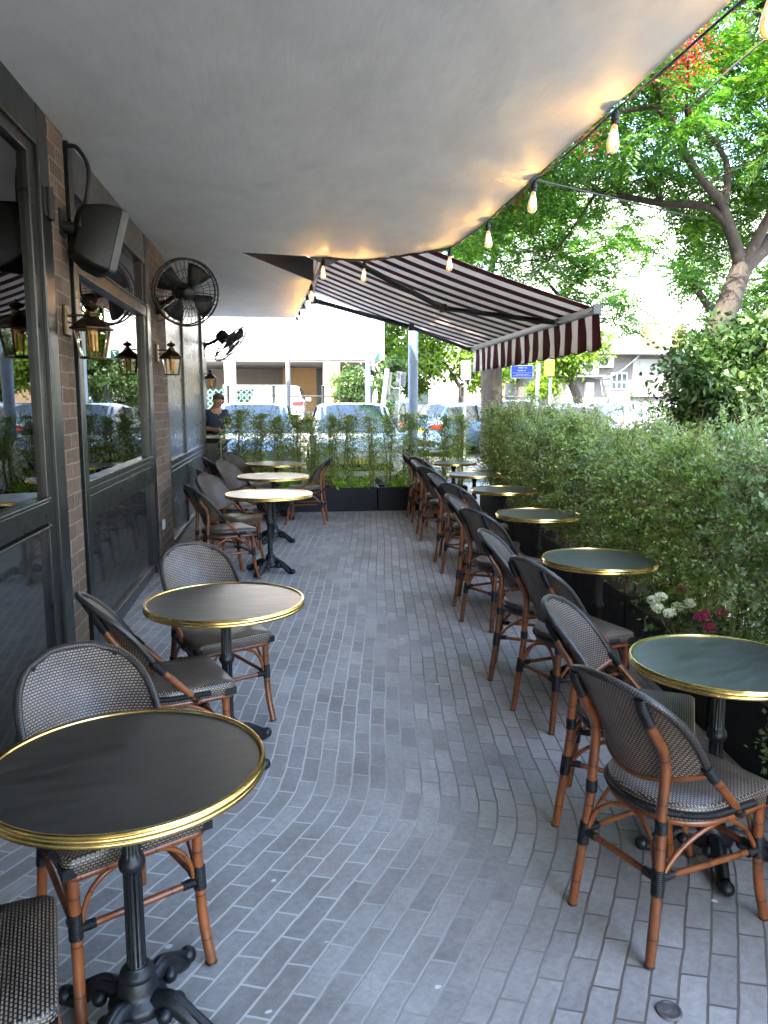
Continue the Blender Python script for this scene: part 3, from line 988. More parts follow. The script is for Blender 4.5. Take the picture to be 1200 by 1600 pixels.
# window bay 4.70 .. 7.40
wf = MB()
wf.bb(X0 - .02, X1 - .03, 4.70, 4.80, 0, CZ - .05)
wf.bb(X0, X1 + .012, 4.80, 4.90, .03, CZ); wf.bb(X0 + .01, X1 - .004, 4.90, 4.965, 1.19, 2.95)
wf.bb(X0, X1 + .012, 7.24, 7.405, .03, CZ); wf.bb(X0 + .01, X1 - .004, 7.15, 7.24, 1.19, 2.95)
wf.bb(X0, X1 + .004, 4.90, 7.24, 2.45, 2.535); wf.bb(X0, X1 + .016, 4.90, 7.24, 2.535, 2.55); wf.bb(X0, X1 + .010, 4.90, 7.24, 2.905, 2.95)
wf.bb(X0, X1 + .010, 4.90, 7.24, 1.165, 1.21); wf.bb(X0, X1 + .002, 4.90, 7.24, 1.125, 1.163)
wf.bb(X0, X1 + .004, 4.90, 7.24, .19, .215)
win = wf.build('bay_window', 'frame', cafe, bevel=.005)
m = MB(); m.bb(WX - .05, WX - .040, 4.95, 7.17, 1.2, 2.46); m.build('glass_pane', 'glass', win)
m = MB(); m.bb(WX - .05, WX - .040, 4.95, 7.17, 2.53, 2.92); m.build('transom_pane', 'lowglass', win)
m = MB(); m.bb(WX - .05, WX - .030, 4.88, 7.26, .2, .97); m.build('lower_pane', 'lowglass', win)
m = MB(); m.bb(X0, X1 + .014, 4.87, 6.15, .965, 1.122); m.bb(X0, X1 + .014, 6.153, 7.26, .965, 1.122); m.build('middle_rail', 'frame', win, bevel=.004)
m = MB(); m.bb(X0, X1 + .006, 4.88, 7.26, 2.952, CZ); m.build('top_panel', 'spandrel', win, bevel=.003)
m = MB(); m.bb(X0 - .02, X1 - .012, 4.88, 7.26, .0, .188); m.build('kick_panel', 'spandrel', win, bevel=.003)
# panelled wall 8.30 .. 12.16
for (a, b) in ((8.42, 9.78), (9.90, 11.95)):
    for (z0, z1) in ((1.075, 3.05), (.22, .965)):
        m = MB(); m.bb(WX - .05, WX - .022, a, b, z0, z1); m.build('wall_panel', 'panel', cafe, bevel=.003)
m = MB()
m.bb(WX - .06, WX + .004, 8.30, 8.425, 0.02, CZ); m.bb(WX - .06, WX + .004, 9.775, 9.905, .19, CZ); m.bb(WX - .06, WX + .012, 11.945, 12.16, 0.02, CZ)
for z0, z1, px_ in ((3.045, CZ, .004), (.96, 1.08, .003), (.99, 1.012, .014), (1.056, 1.082, .016), (.94, .963, .016), (.19, .225, .012)):
    m.bb(WX - .055, WX + px_, 8.42, 11.95, z0, z1)
m.build('panel_moulding', 'frame', cafe, bevel=.004)
m = MB(); m.bb(WX - .06, WX - .004, 8.42, 11.95, 0.02, .188); m.build('skirting', 'spandrel', cafe, bevel=.003)
m = MB(); m.bb(WX - 4, WX - .10, 8.1, 13.7, 0, CZ); m.build('back_wall', 'spandrel', cafe)
m = MB(); m.bb(WX - .015, WX + .03, 7.58, 7.68, .47, .56); m.bb(WX + .03, WX + .034, 7.60, 7.66, .49, .54)
o = m.build('wall_socket', 'white', smooth=None, bevel=.006); tag(o, 'small white outdoor socket low on the brick pier', 'socket')


# ------------------------------------------------------------------ wall lanterns
def make_lantern(label):
    t = thing('wall_lantern', label, 'lantern', group='brass lanterns on the cafe front')
    m = MB(); m.box((.012, 0, .03), (.024, .10, .20)); m.build('wall_plate', 'agedbrass', t, bevel=.006)
    m = MB(); m.tube([(.02, 0, .06), (.08, 0, .065), (.14, 0, .065)], .008, 8); m.tube(bez((.02, 0, .02), (.06, 0, .0), (.09, 0, .03), (.12, 0, .062)), .005, 8); m.build('bracket', 'agedbrass', t, smooth=60)
    m = MB(); c = (.15, 0, 0)
    m.lathe([(.098, -.035), (.128, -.03), (.130, -.018), (.112, -.008), (.085, .022), (.05, .05), (.042, .058), (.040, .07), (.0, .072)], 6, c, ph=R(30))
    m.build('lantern_cap', 'agedbrass', t, smooth=20, bevel=.003)
    m = MB(); m.lathe([(.026, .068), (.03, .076), (.03, .086), (.018, .094), (.014, .10), (.034, .108), (.042, .12), (.036, .136), (.018, .146), (.008, .15), (.010, .16), (.0, .168)], 20, c)
    m.build('finial', 'agedbrass', t, smooth=40)
    m = MB(); zt, zb, rt, rb = -.035, -.215, .104, .072
    m.lathe([(rt - .004, zt), (rb - .004, zb)], 6, c, ph=R(30)); m.f = m.f[:6]; m.uv = m.uv[:6]; m.mi = m.mi[:6]
    m.build('glass_shade', 'lampglass', t)
    m = MB()
    for k in range(6):
        a = R(30 + 60 * k)
        m.tube([(c[0] + rt * math.cos(a), rt * math.sin(a), zt), (c[0] + rb * math.cos(a), rb * math.sin(a), zb)], .0055, 6)
    m.lathe([(.0, -.222), (.078, -.222), (.080, -.212), (.070, -.208), (.0, -.208)], 6, c, ph=R(30))
    m.build('lantern_frame', 'agedbrass', t, smooth=40)
    m = MB()
    for k in range(4):
        a = R(20 + 90 * k); m.tube([(c[0] + .022 * math.cos(a), .022 * math.sin(a), -.17), (c[0] + .022 * math.cos(a), .022 * math.sin(a), -.06)], .009, 8)
    m.tube([(c[0], 0, -.06), (c[0], 0, -.03)], .03, 10)
    m.build('lamp_tube', 'lampfil', t, smooth=60)
    return t


LN = make_lantern('brass lantern on the nearest brick pier, below the black speaker')
LN.location = (WX + .013, 4.53, 2.11); LN.scale = (.95, .95, .82)
dup(LN, (WX + .017, 7.60, 2.13), 0, 'brass lantern on the second brick pier, beside the window frame under the larger fan', (.95, .95, .82))
dup(LN, (WX - .058, 12.45, 2.09), 0, 'small distant lantern at the far end of the dark wall, above the man', (.9, .9, .8))

# ------------------------------------------------------------------ speaker
sp = thing('wall_speaker', 'black wedge speaker on a ball bracket beside the nearest brick pier', 'speaker', (-1.02, 4.66, 2.60))
q = Vector((.80, .52, -.26)).normalized(); side = q.cross(Vector((0, 0, 1))).normalized(); upv = side.cross(q)
SM = Matrix((side, q, upv)).transposed().to_4x4()


def rrect(w, h, r, y, n=5):
    P = []
    for cx_, cz_, a0 in ((w / 2 - r, h / 2 - r, 0), (-w / 2 + r, h / 2 - r, 90), (-w / 2 + r, -h / 2 + r, 180), (w / 2 - r, -h / 2 + r, 270)):
        for k in range(n):
            a = R(a0 + 90 * k / (n - 1)); P.append((cx_ + r * math.cos(a), y, cz_ + r * math.sin(a)))
    return P


def loft(m, rings, cap=True):
    n = len(rings[0]); V = [p for r_ in rings for p in r_]; F = []
    for i in range(len(rings) - 1):
        for k in range(n):
            k2 = (k + 1) % n; F.append((i * n + k, (i + 1) * n + k, (i + 1) * n + k2, i * n + k2))
    if cap:
        F.append(tuple(range(n))); F.append(tuple(reversed(range((len(rings) - 1) * n, len(rings) * n))))
    return m.add(V, F)


m = MB(); loft(m, [rrect(.11, .25, .02, -.125), rrect(.13, .285, .022, -.115), rrect(.205, .355, .022, -.02), rrect(.235, .365, .02, .045), rrect(.235, .365, .02, .058)]); m.xf(SM); m.build('cabinet', 'plastic', sp, smooth=35)
m = MB(); loft(m, [rrect(.238, .368, .02, .0615), rrect(.236, .366, .02, .085), rrect(.205, .345, .02, .108), rrect(.12, .27, .02, .118)]); m.xf(SM); m.build('grille', 'spandrel', sp, smooth=35)
m = MB(); m.tube([(-.178, -.08, .05), (-.10, -.075, .03)], .034, 14); m.ball((-.075, -.07, .02), .032); m.tube([(-.08, -.072, .02), tuple(SM @ Vector((0, -.12, .02)))], .026, 12); m.box((-.17, -.085, .06), (.03, .10, .14)); m.build('bracket', 'plastic', sp, smooth=40)
m = MB(); m.tube(spline([(WX + .02, 4.76, 3.12), (-1.12, 4.74, 3.10), (-1.055, 4.69, 2.98), (-1.06, 4.62, 2.80), (-1.09, 4.55, 2.64)], 8), .012, 8); m.build('speaker_cable', 'rubber', sp, off=(-1.02, 4.66, 2.60), smooth=60)


# ------------------------------------------------------------------ fans
def make_fan(label, loc, axis, mount):
    t = thing('wall_fan', label, 'fan', loc, group='caged fans on the cafe front')
    q = Vector(axis).normalized(); s_ = q.cross(Vector((0, 0, 1))).normalized(); u_ = s_.cross(q)
    FM = Matrix((s_, u_, q)).transposed().to_4x4()       # local z = blowing axis
    Rr = .30
    m = MB()

    def ring(r, z, th):
        m.tube([(r * math.cos(2 * PI * k / 36), r * math.sin(2 * PI * k / 36), z) for k in range(37)], th, 6, caps=False)
    ring(Rr, .035, .009); ring(Rr, -.05, .007); ring(Rr - .01, -.01, .004); ring(.14, .085, .0028); ring(.21, .07, .0028)
    for k in range(40):
        a = 2 * PI * k / 40
        pr_ = [(.05, .092), (.13, .088), (.21, .070), (Rr, .035)]
        tw = .16
        m.tube([(r * math.cos(a + tw * (r / Rr)), r * math.sin(a + tw * (r / Rr)), z) for r, z in pr_], .0026, 4)
        if k % 2 == 0:
            m.tube([(r * math.cos(a), r * math.sin(a), z) for r, z in [(.06, -.10), (.18, -.10), (Rr, -.05), (Rr, .035)]], .0021, 4)
    m.lathe([(0, .098), (.045, .097), (.055, .09), (.05, .086), (0, .086)], 20)
    m.xf(FM); m.build('cage', 'plastic', t, smooth=50)
    m = MB()
    for k in range(4):
        a0 = 2 * PI * k / 4 + .5
        V = []
        for i in range(7):
            r = .05 + (.27 - .05) * i / 6
            wd = .30 + .42 * math.sin(PI * (i / 6) ** .8 * .62)
            for j, sg in enumerate((-1, -.3, .3, 1)):
                a = a0 + sg * wd * .62
                V.append((r * math.cos(a), r * math.sin(a), .012 + sg * .030 * (1 - .35 * i / 6)))
        F = [(i * 4 + j, i * 4 + j + 1, (i + 1) * 4 + j + 1, (i + 1) * 4 + j) for i in range(6) for j in range(3)]
        m.add(V, F)
    m.lathe([(0, .05), (.04, .045), (.055, .02), (.055, -.02), (0, -.03)], 20)
    m.xf(FM); o = m.build('blades', 'plastic', t, smooth=60); sd = o.modifiers.new('s', 'SOLIDIFY'); sd.thickness = .004
    m = MB(); m.lathe([(0, -.05), (.06, -.055), (.082, -.075), (.085, -.16), (.07, -.19), (.0, -.195)], 24); m.xf(FM); m.build('motor', 'plastic', t, smooth=40)
    back = FM @ Vector((0, 0, -.13)); mt = Vector(mount) - Vector(loc)
    m = MB(); m.tube([back, back.lerp(mt, .5) + Vector((0, 0, -.03)), mt + Vector((.03, 0, 0))], .022, 10)
    m.box(tuple(mt + Vector((.035, 0, 0))), (.075, .10, .16)); m.add([tuple(mt + Vector(v)) for v in ((.07, -.05, .05), (.07, .05, .05), (.07, .05, -.08), (.07, -.05, -.08), (.16, -.04, .05), (.16, .04, .05), (.10, .04, -.03), (.10, -.04, -.03))], [(0, 1, 5, 4), (3, 7, 6, 2), (4, 5, 6, 7), (0, 4, 7, 3), (1, 2, 6, 5), (0, 3, 2, 1)])
    m.build('bracket', 'plastic', t, smooth=35, bevel=.004)
    m = MB(); m.tube(spline([back, back + Vector((-.02, .02, -.15)), mt + Vector((.05, .03, -.14)), mt + Vector((.04, .03, -.06))], 6), .005, 6); m.build('power_cord', 'rubber', t, smooth=60)
    return t


make_fan('large black caged fan near the ceiling on the second brick pier', (-.875, 7.5, 2.70), (.42, -.86, -.22), (WX - .02, 7.72, 2.60))
make_fan('distant black caged fan tilted downwards at the end of the wall', (-.82, 12.4, 2.62), (.70, -.22, -.66), (WX - .06, 12.55, 2.58)).scale = (1.12, 1.12, 1.12)

# ------------------------------------------------------------------ string lights along the soffit edge
sl = thing('string_light', 'string of amber filament bulbs clipped along the soffit edge', 'string light')
bulbs = [(1.70, 1.45), (1.69, 2.66), (1.685, 3.92), (1.675, 5.16), (1.67, 6.33), (1.60, 7.44), (.86, 8.20), (.43, 8.10), (.37, 9.86), (.345, 10.75), (.32, 11.7), (.28, 12.6), (.25, 13.3)]
edge = [(1.71, -1), (1.70, 1.45), (1.69, 2.66), (1.685, 3.92), (1.675, 5.16), (1.67, 6.33), (1.60, 7.44), (1.45, 7.62), (.86, 8.20), (.43, 8.10), (.40, 9.0), (.37, 9.86), (.345, 10.75), (.32, 11.7), (.28, 12.6), (.25, 13.3)]
m = MB(); pts = []
for (a, b) in zip(edge[:-1], edge[1:]):
    for k in range(6):
        t_ = k / 6; pts.append((a[0] + (b[0] - a[0]) * t_ + .003, a[1] + (b[1] - a[1]) * t_, CZ - .012 - .012 * math.sin(PI * t_) * random.uniform(.5, 1.2)))
m.tube(pts, .0065, 6)
m.tube([(x + .018 + .004 * math.sin(i * 1.7), y, z + .012 + .006 * math.sin(i * 2.3)) for i, (x, y, z) in enumerate(pts)], .0048, 6)
m.build('cable', 'rubber', sl, smooth=60)
sk0 = None
for i, (x, y) in enumerate(bulbs):
    if sk0 is None:
        m = MB(); m.lathe([(0, 0), (.011, -.002), (.0135, -.012), (.016, -.022), (.021, -.026), (.0215, -.05), (.019, -.053), (.0215, -.056), (.022, -.072), (.018, -.075)], 18)
        s_ = m.build('socket', 'plastic', sl, smooth=40)
        m = MB(); m.lathe([(.0135, -.072), (.0145, -.085), (.020, -.108), (.028, -.14), (.0315, -.165), (.030, -.185), (.022, -.202), (.010, -.210), (0, -.2115)], 20)
        b_ = m.build('bulb', 'amber', s_, smooth=60)
        m = MB()
        for k in range(4):
            a = PI / 2 * k; m.tube([(.004 * math.cos(a), .004 * math.sin(a), -.10), (.0105 * math.cos(a), .0105 * math.sin(a), -.125), (.0105 * math.cos(a + .5), .0105 * math.sin(a + .5), -.165), (.004 * math.cos(a), .004 * math.sin(a), -.182)], .0024, 5)
        f_ = m.build('filament', 'filament', b_)
        # keep three levels: the filament belongs to the socket's bulb assembly
        f_.parent = s_
        sk0 = (s_, b_, f_)
        s_.location = (x, y, CZ - .016)
    else:
        c = sk0[0].copy(); col.objects.link(c); c.location = (x, y, CZ - .016); c.parent = sl
        for ch in sk0[1:]:
            d = ch.copy(); col.objects.link(d); d.parent = c
        c.rotation_euler = (R(random.uniform(-5, 5)), R(random.uniform(-5, 5)), random.uniform(0, 6))
    L = bpy.data.lights.new('bulb_light', 'POINT'); L.energy = .10; L.color = (1., .52, .18); L.shadow_soft_size = .012
    lo = bpy.data.objects.new('bulb_light', L); col.objects.link(lo); lo.location = (x, y, CZ - .155)

# ------------------------------------------------------------------ awning
aw = thing('striped_awning', 'folding arm awning in burgundy and cream stripes with a scalloped valance', 'awning', (.55, 11, 3.6))
AO = (.55, 11, 3.6)
Y0, Y1 = 8.0, 13.9


def fab(u, v):
    y = Y0 + (Y1 - Y0) * u
    x = .55 + (3.30 + .10 * u - .55) * v
    z = 3.62 - (3.62 - 2.685) * v - .05 * math.sin(PI * v)
    return (x, y, z)


m = MB(); NU, NV = 60, 12
V = [fab(i / NU, j / NV) for j in range(NV + 1) for i in range(NU + 1)]
F = []; U = []
for j in range(NV):
    for i in range(NU):
        q = (j * (NU + 1) + i, j * (NU + 1) + i + 1, (j + 1) * (NU + 1) + i + 1, (j + 1) * (NU + 1) + i)
        F.append(q); U.append([((k % (NU + 1)) / NU * (Y1 - Y0), (k // (NU + 1)) / NV * 2.6) for k in q])
m.add(V, F, U); o = m.build('fabric', 'canvas', aw, off=AO, smooth=180)
sd = o.modifiers.new('s', 'SOLIDIFY'); sd.thickness = .002
m = MB(); NU, NV = 168, 5; V = []
per = .421; low = []
for j in range(NV + 1):
    for i in range(NU + 1):
        u = i / NU; y = Y0 + (Y1 - Y0) * u; s_ = (Y1 - Y0) * u
        h = .325 + .075 * abs(math.sin(PI * (s_ / per)))
        v = j / NV
        x = 3.345 + .10 * u + v * (.030 * math.sin(2 * PI * s_ / per * 1.0 + .6) + .016 * math.sin(5.1 * s_) + .012 * math.sin(31 * s_) + .015)
        z = 2.64 - h * v
        V.append((x, y, z))
        if j == NV: low.append((x, y, z))
F = []; U = []
for j in range(NV):
    for i in range(NU):
        q = (j * (NU + 1) + i, j * (NU + 1) + i + 1, (j + 1) * (NU + 1) + i + 1, (j + 1) * (NU + 1) + i)
        F.append(q); U.append([((k % (NU + 1)) / NU * (Y1 - Y0), (k // (NU + 1)) / NV * .3) for k in q])
m.add(V, F, U); o = m.build('valance', 'canvas', aw, off=AO, smooth=180); sd = o.modifiers.new('s', 'SOLIDIFY'); sd.thickness = .002
m = MB(); m.tube(low, .0065, 6); m.build('valance_trim', 'awndark', aw, off=AO, smooth=60)
m = MB()
A = Vector((3.30, Y0 - .02, 2.665)); B = Vector((3.4, Y1 + .02, 2.665))
ang = math.atan2(B.x - A.x, B.y - A.y)
m.box(tuple((A + B) / 2), (.075, (B - A).length, .085), -ang); m.box(tuple((A + B) / 2 + Vector((-.045, 0, -.02))), (.03, (B - A).length - .1, .03), -ang)
m.build('front_bar', 'awnmetal', aw, off=AO, bevel=.012)
m = MB(); m.box(tuple(A + Vector((0, -.012, 0))), (.095, .03, .105), -ang); m.build('end_cap', 'awndark', aw, off=AO, bevel=.01); m = MB(); m.box(tuple(B + Vector((0, .012, 0))), (.095, .03, .105), -ang); m.build('end_cap', 'awndark', aw, off=AO, bevel=.01)
m = MB(); m.tube([(.52, Y0, 3.62), (.52, Y1, 3.62)], .055, 16); m.bb(.41, .47, Y0, Y1, 3.53, 3.75); m.build('roller', 'awndark', aw, off=AO, smooth=40)
for pts in ([(.58, 9.3, 3.46), (2.15, 10.4, 2.95), (3.30, 9.1, 2.64)], [(.55, 13.75, 3.46), (2.16, 13.1, 2.96), (3.34, 13.75, 2.64)]):
    P = [Vector(p) for p in pts]
    m = MB()
    for a, b, w in ((P[0], P[1], .040), (P[1], P[2], .034)):
        m.tube([a, b], w, 4)
    m.tube([P[1] + Vector((0, 0, .055)), P[1] - Vector((0, 0, .055))], .05, 14)
    m.box(tuple(P[0]), (.10, .10, .12)); m.box(tuple(P[2] + Vector((-.01, 0, .01))), (.07, .10, .07))
    m.build('folding_arm', 'awndark', aw, off=AO, bevel=.006)

# ------------------------------------------------------------------ planters and hedges


def unit(a):
    return a / np.maximum(np.linalg.norm(a, axis=-1, keepdims=True), 1e-9)


def rhomb(p, d, n, L, W, fold=0.):
    """leaf quads from base p, direction d, approximate normal n"""
    s_ = unit(np.cross(d, n)); L = L[:, None]; W = W[:, None]
    nn = unit(np.cross(s_, d))
    mid = p + d * L * .45 + nn * (L * fold)
    return np.stack([p, mid + s_ * W * .5, p + d * L, mid - s_ * W * .5], axis=1)


def shrub_leaves(h, rad, twigs, per, lsize, seed, lowbare=.12, bushy=1., shoots=0):
    r_ = np.random.default_rng(seed)
    z0 = h * (lowbare + (1 - lowbare) * r_.random(twigs) ** .85)
    az = r_.random(twigs) * 2 * PI
    fr = z0 / h
    prof = np.clip(.55 + .75 * np.sin(PI * np.clip(fr, 0, 1) ** .9), .3, 1.2)
    TL = rad * prof * (.55 + .75 * r_.random(twigs)) * bushy
    start = np.stack([.04 * r_.standard_normal(twigs), .04 * r_.standard_normal(twigs), z0 * .93], 1)
    dr_ = unit(np.stack([np.cos(az), np.sin(az), .25 + .75 * r_.random(twigs)], 1))
    if shoots:
        z0[:shoots] = h * (.72 + .25 * r_.random(shoots)); start[:shoots, 2] = z0[:shoots]
        start[:shoots, :2] *= 3.
        dr_[:shoots] = unit(np.stack([.45 * np.cos(az[:shoots]), .45 * np.sin(az[:shoots]), np.full(shoots, 1.)], 1)); TL[:shoots] = .16 + .22 * r_.random(shoots)
    t = (np.arange(per) + .6) / per
    pts = start[:, None, :] + dr_[:, None, :] * (TL[:, None, None] * t[None, :, None])
    pts[:, :, 2] -= (.35 * TL[:, None] * t[None, :] ** 2)
    pts = pts.reshape(-1, 3) + r_.standard_normal((twigs * per, 3)) * .012
    n = len(pts)
    dd = np.repeat(dr_, per, 0) * .5 + r_.standard_normal((n, 3)) * .75
    dd = unit(dd)
    nn = unit(r_.standard_normal((n, 3)) * .8 + np.array([0, 0, 1.]))
    L = lsize * (.6 + .8 * r_.random(n))
    q = rhomb(pts, dd, nn, L, L * .55, .06)
    return q, start, start + dr_ * TL[:, None]


def make_shrub(label, h, rad, twigs, per, lsize, seed, mt, lowbare, stems, group, scat='shrub'):
    t = thing('hedge_shrub', label, 'shrub', group=group)
    q, a, b = shrub_leaves(h, rad, twigs, per, lsize, seed, lowbare, shoots=14 if rad > .24 else 8)
    quads('foliage', q, mt, t)
    r_ = random.Random(seed)
    m = MB()
    for k in range(stems):
        ox, oy = r_.uniform(-.05, .05), r_.uniform(-.05, .05)
        m.tube([(ox, oy, -.02), (ox * 1.4 + r_.uniform(-.02, .02), oy + r_.uniform(-.02, .02), h * .35), (ox + r_.uniform(-.04, .04), oy + r_.uniform(-.04, .04), h * .7), (r_.uniform(-.05, .05), r_.uniform(-.05, .05), h * .95)], [.008, .007, .005, .002], 5)
    for k in range(0, len(a), 3):
        m.tube([tuple(a[k]), tuple((a[k] + b[k]) / 2 + np.array([0, 0, .01])), tuple(b[k] - np.array([0, 0, .02]))], [.003, .002, .001], 4)
    m.build('stem', 'stem', t, smooth=60)
    return t


def ptx(y):
    return 1.735 + .096 * y


pa = math.atan(.096)
# long run
ends = [1.02 + 1.2 * k for k in range(9)]


def planter_box(label, L, W, H, loc, rz):
    t = thing('planter_box', label, 'planter', loc, rz, 'charcoal planter boxes round the terrace')
    m = MB(); th = .025
    m.bb(0, L, 0, th, 0, H); m.bb(0, L, W - th, W, 0, H); m.bb(0, th, th, W - th, 0, H); m.bb(L - th, L, th, W - th, 0, H); m.bb(th, L - th, th, W - th, .0, .03)
    m.build('box', 'planter', t, bevel=.004)
    m = MB(); nx_ = 14; V = [(th + (L - 2 * th) * i / nx_, th + (W - 2 * th) * j / 5, H - .045 + .015 * random.random()) for j in range(6) for i in range(nx_ + 1)]
    m.add(V, [(j * (nx_ + 1) + i, j * (nx_ + 1) + i + 1, (j + 1) * (nx_ + 1) + i + 1, (j + 1) * (nx_ + 1) + i) for j in range(5) for i in range(nx_)]); m.build('soil', 'soil', t, smooth=180)
    return t


ordn = ['nearest', 'second', 'third', 'fourth', 'fifth', 'sixth', 'seventh', 'eighth']
for k in range(8):
    y0 = ends[k]
    # local +x runs along the row away from the camera, +y away from the terrace
    t = planter_box('%s dark planter box from the camera under the long hedge' % ordn[k], 1.185, .46, .37, (ptx(y0), y0, gz(y0 + .6) - .01), 0)
    t.rotation_euler = (0, 0, PI / 2 - pa)
    for ch in t.children:
        for v in ch.data.vertices:
            v.co.y = -v.co.y
        ch.data.flip_normals()
    if k == 0: continue
for k, (x0, L, lab) in enumerate([(-.86, .95, 'dark end planter behind the wall-side tables'), (.105, 1.19, 'dark end planter straight ahead at the end of the aisle'), (1.31, 1.3, 'dark end planter behind the farthest chairs by the hedge corner')]):
    planter_box(lab, L, .40, .34, (x0, 10.74, gz(10.8) - .005), 0)

vars_ = [make_shrub('fine leaved shrub, one of the row forming the long hedge', 1.10, .27, 210, 25, .026, 100 + k, mt, .08, 5, 'shrubs of the long hedge') for k, mt in enumerate(('hedge', 'hedge2', 'hedge', 'hedge'))]
used = [False] * 4
y = 1.15; k = 0
while y < 10.5:
    for row, offx in ((0, .13), (1, .36)):
        yy = y + (.19 if row else 0) + random.uniform(-.05, .05)
        v = random.randrange(4) if k > 7 else k % 4
        loc = (ptx(yy) + offx + random.uniform(-.04, .04), yy, gz(yy) + .315)
        sc_ = random.uniform(.9, 1.1)
        rz = random.uniform(0, 6.28)
        hs = random.uniform(.86, 1.14) * (1.0 + (.03 if row else 0) + (-.05 if yy < 2.6 else 0))
        if not used[v]:
            o = vars_[v]; used[v] = True
            o.location = loc; o.rotation_euler = (0, 0, rz); o.scale = (sc_, sc_, hs)
        else:
            dup(vars_[v], loc, rz, None, (sc_, sc_, hs))
        k += 1
    y += .37

evars = [make_shrub('slim upright shrub in the end planter', 1.12, .22, 290, 19, .022, 200 + k, 'endleaf', .03, 5, 'slim shrubs of the end planter') for k in range(3)]
ex = [(-.60, 1.06, 'bushiest shrub of the end planter, at its wall-side end beside the man'), (-.33, 1.02, 'slim shrub of the end planter just right of the bushy one'), (-.08, .98, 'slim shrub rising behind the stacked wall-side tables'), (.16, 1.0, 'slim end-planter shrub left of the aisle-side chair'), (.40, .97, 'slim end-planter shrub directly behind the aisle-side chair back'), (.68, 1.0, 'slim end-planter shrub just right of the aisle-side chair'), (.93, 1.0, 'slim end-planter shrub in front of the number plate of the pale car'), (1.22, .98, 'slim end-planter shrub above the seam between two planter boxes'), (1.48, 1.0, 'slim end-planter shrub left of the thick pale pole'), (1.76, 1.02, 'slim end-planter shrub in front of the thick pale pole'), (2.03, 1.0, 'slim end-planter shrub behind the farthest hedge-side chairs'), (2.30, 1.0, 'slim end-planter shrub behind the last small table'), (2.55, 1.0, 'slim end-planter shrub in the corner where the hedges meet')]
usede = [False] * 3
for i, (x, s_, lab) in enumerate(ex):
    v = i % 3
    wd = 1.15 if i < 2 else random.uniform(.85, 1.12)
    loc = (x, 10.95 + random.uniform(-.04, .05), gz(10.9) + .285)
    if not usede[v]:
        usede[v] = True; o = evars[v]; o.location = loc; o.scale = (wd, wd, s_); o['label'] = lab
    else:
        dup(evars[v], loc, random.uniform(0, 6), lab, (wd, wd, s_))

# low bright plants at the foot of the end shrubs
lp = None
for x, lab in ((-.30, 'lime green low plant behind the farthest wall-side table'), (.02, 'lime green low plant seen under the farthest wall-side tabletop'), (.80, 'lime green low plant at the middle of the end planter'), (1.08, 'lime green low plant below the number plate of the pale car'), (1.62, 'lime green low plant near the seam of the end planter')):
    if lp is None:
        r_ = np.random.default_rng(5); n = 120
        pts = r_.standard_normal((n, 3)) * np.array([.06, .05, .04]) + np.array([0, 0, .07])
        lp = tag(quads('low_plant', rhomb(pts, unit(r_.standard_normal((n, 3)) + np.array([0, 0, .8])), unit(r_.standard_normal((n, 3))), .05 + .03 * r_.random(n), .02 + .012 * r_.random(n)), 'lime'), lab, 'plant', 'low plants in the end planter')
        o = lp
    else:
        o = lp.copy(); col.objects.link(o); o['label'] = lab
    o.location = (x, 10.85, gz(10.9) + .29); o.rotation_euler = (0, 0, random.uniform(0, 6))


def flower(label, loc, petal, seed, nh, spread, lean=(0, 0)):
    t = thing('flowering_plant', label, 'flowers', loc, 0, 'flowers in the long planter')
    r_ = np.random.default_rng(seed)
    heads = np.stack([lean[0] + spread * (r_.random(nh) - .5) * 2, lean[1] + spread * (r_.random(nh) - .5) * 2, .16 + .12 * r_.random(nh)], 1)
    P = []
    for hc in heads:
        n = 90
        d = unit(r_.standard_normal((n, 3)) + np.array([0, 0, .5]))
        c = hc + d * np.array([.031, .031, .02])
        P.append(rhomb(c, unit(np.cross(d, r_.standard_normal((n, 3)))), d, .015 + .007 * r_.random(n), .012 + .004 * r_.random(n)))
    quads('flower_head', np.concatenate(P), petal, t)
    n = 110
    pts = np.stack([lean[0] * .6 + spread * 1.1 * r_.standard_normal(n) * .6, lean[1] * .6 + spread * 1.1 * r_.standard_normal(n) * .6, .02 + .17 * r_.random(n)], 1)
    quads('leaf', rhomb(pts, unit(r_.standard_normal((n, 3)) * np.array([1, 1, .5]) + np.array([0, 0, .2])), unit(r_.standard_normal((n, 3)) * .5 + np.array([0, 0, 1.])), .05 + .03 * r_.random(n), .022 + .01 * r_.random(n), .08), 'glossyleaf', t)
    m = MB()
    for hc in heads:
        m.tube([(lean[0] * .5, lean[1] * .5, -.02), tuple(hc * np.array([.8, .8, .6])), tuple(hc - np.array([0, 0, .01]))], .003, 5)
    m.build('stem', 'stem', t, smooth=60)


flower('white clustered flowers spilling over the planter edge beside the nearest hedge table', (2.12, 3.70, gz(3.7) + .34), 'whitepetal', 11, 8, .13, (-.08, -.03))
flower('bright pink flower clusters beside the white ones in the planter', (2.15, 3.48, gz(3.5) + .36), 'pink', 12, 5, .065, (-.04, 0))
flower('small dusky pink flower behind the white cluster', (2.22, 4.02, gz(4) + .32), 'pink', 14, 1, .03)
flower('small red flower under the edge of the second hedge table', (2.24, 4.28, gz(4.2) + .32), 'red', 15, 1, .03)

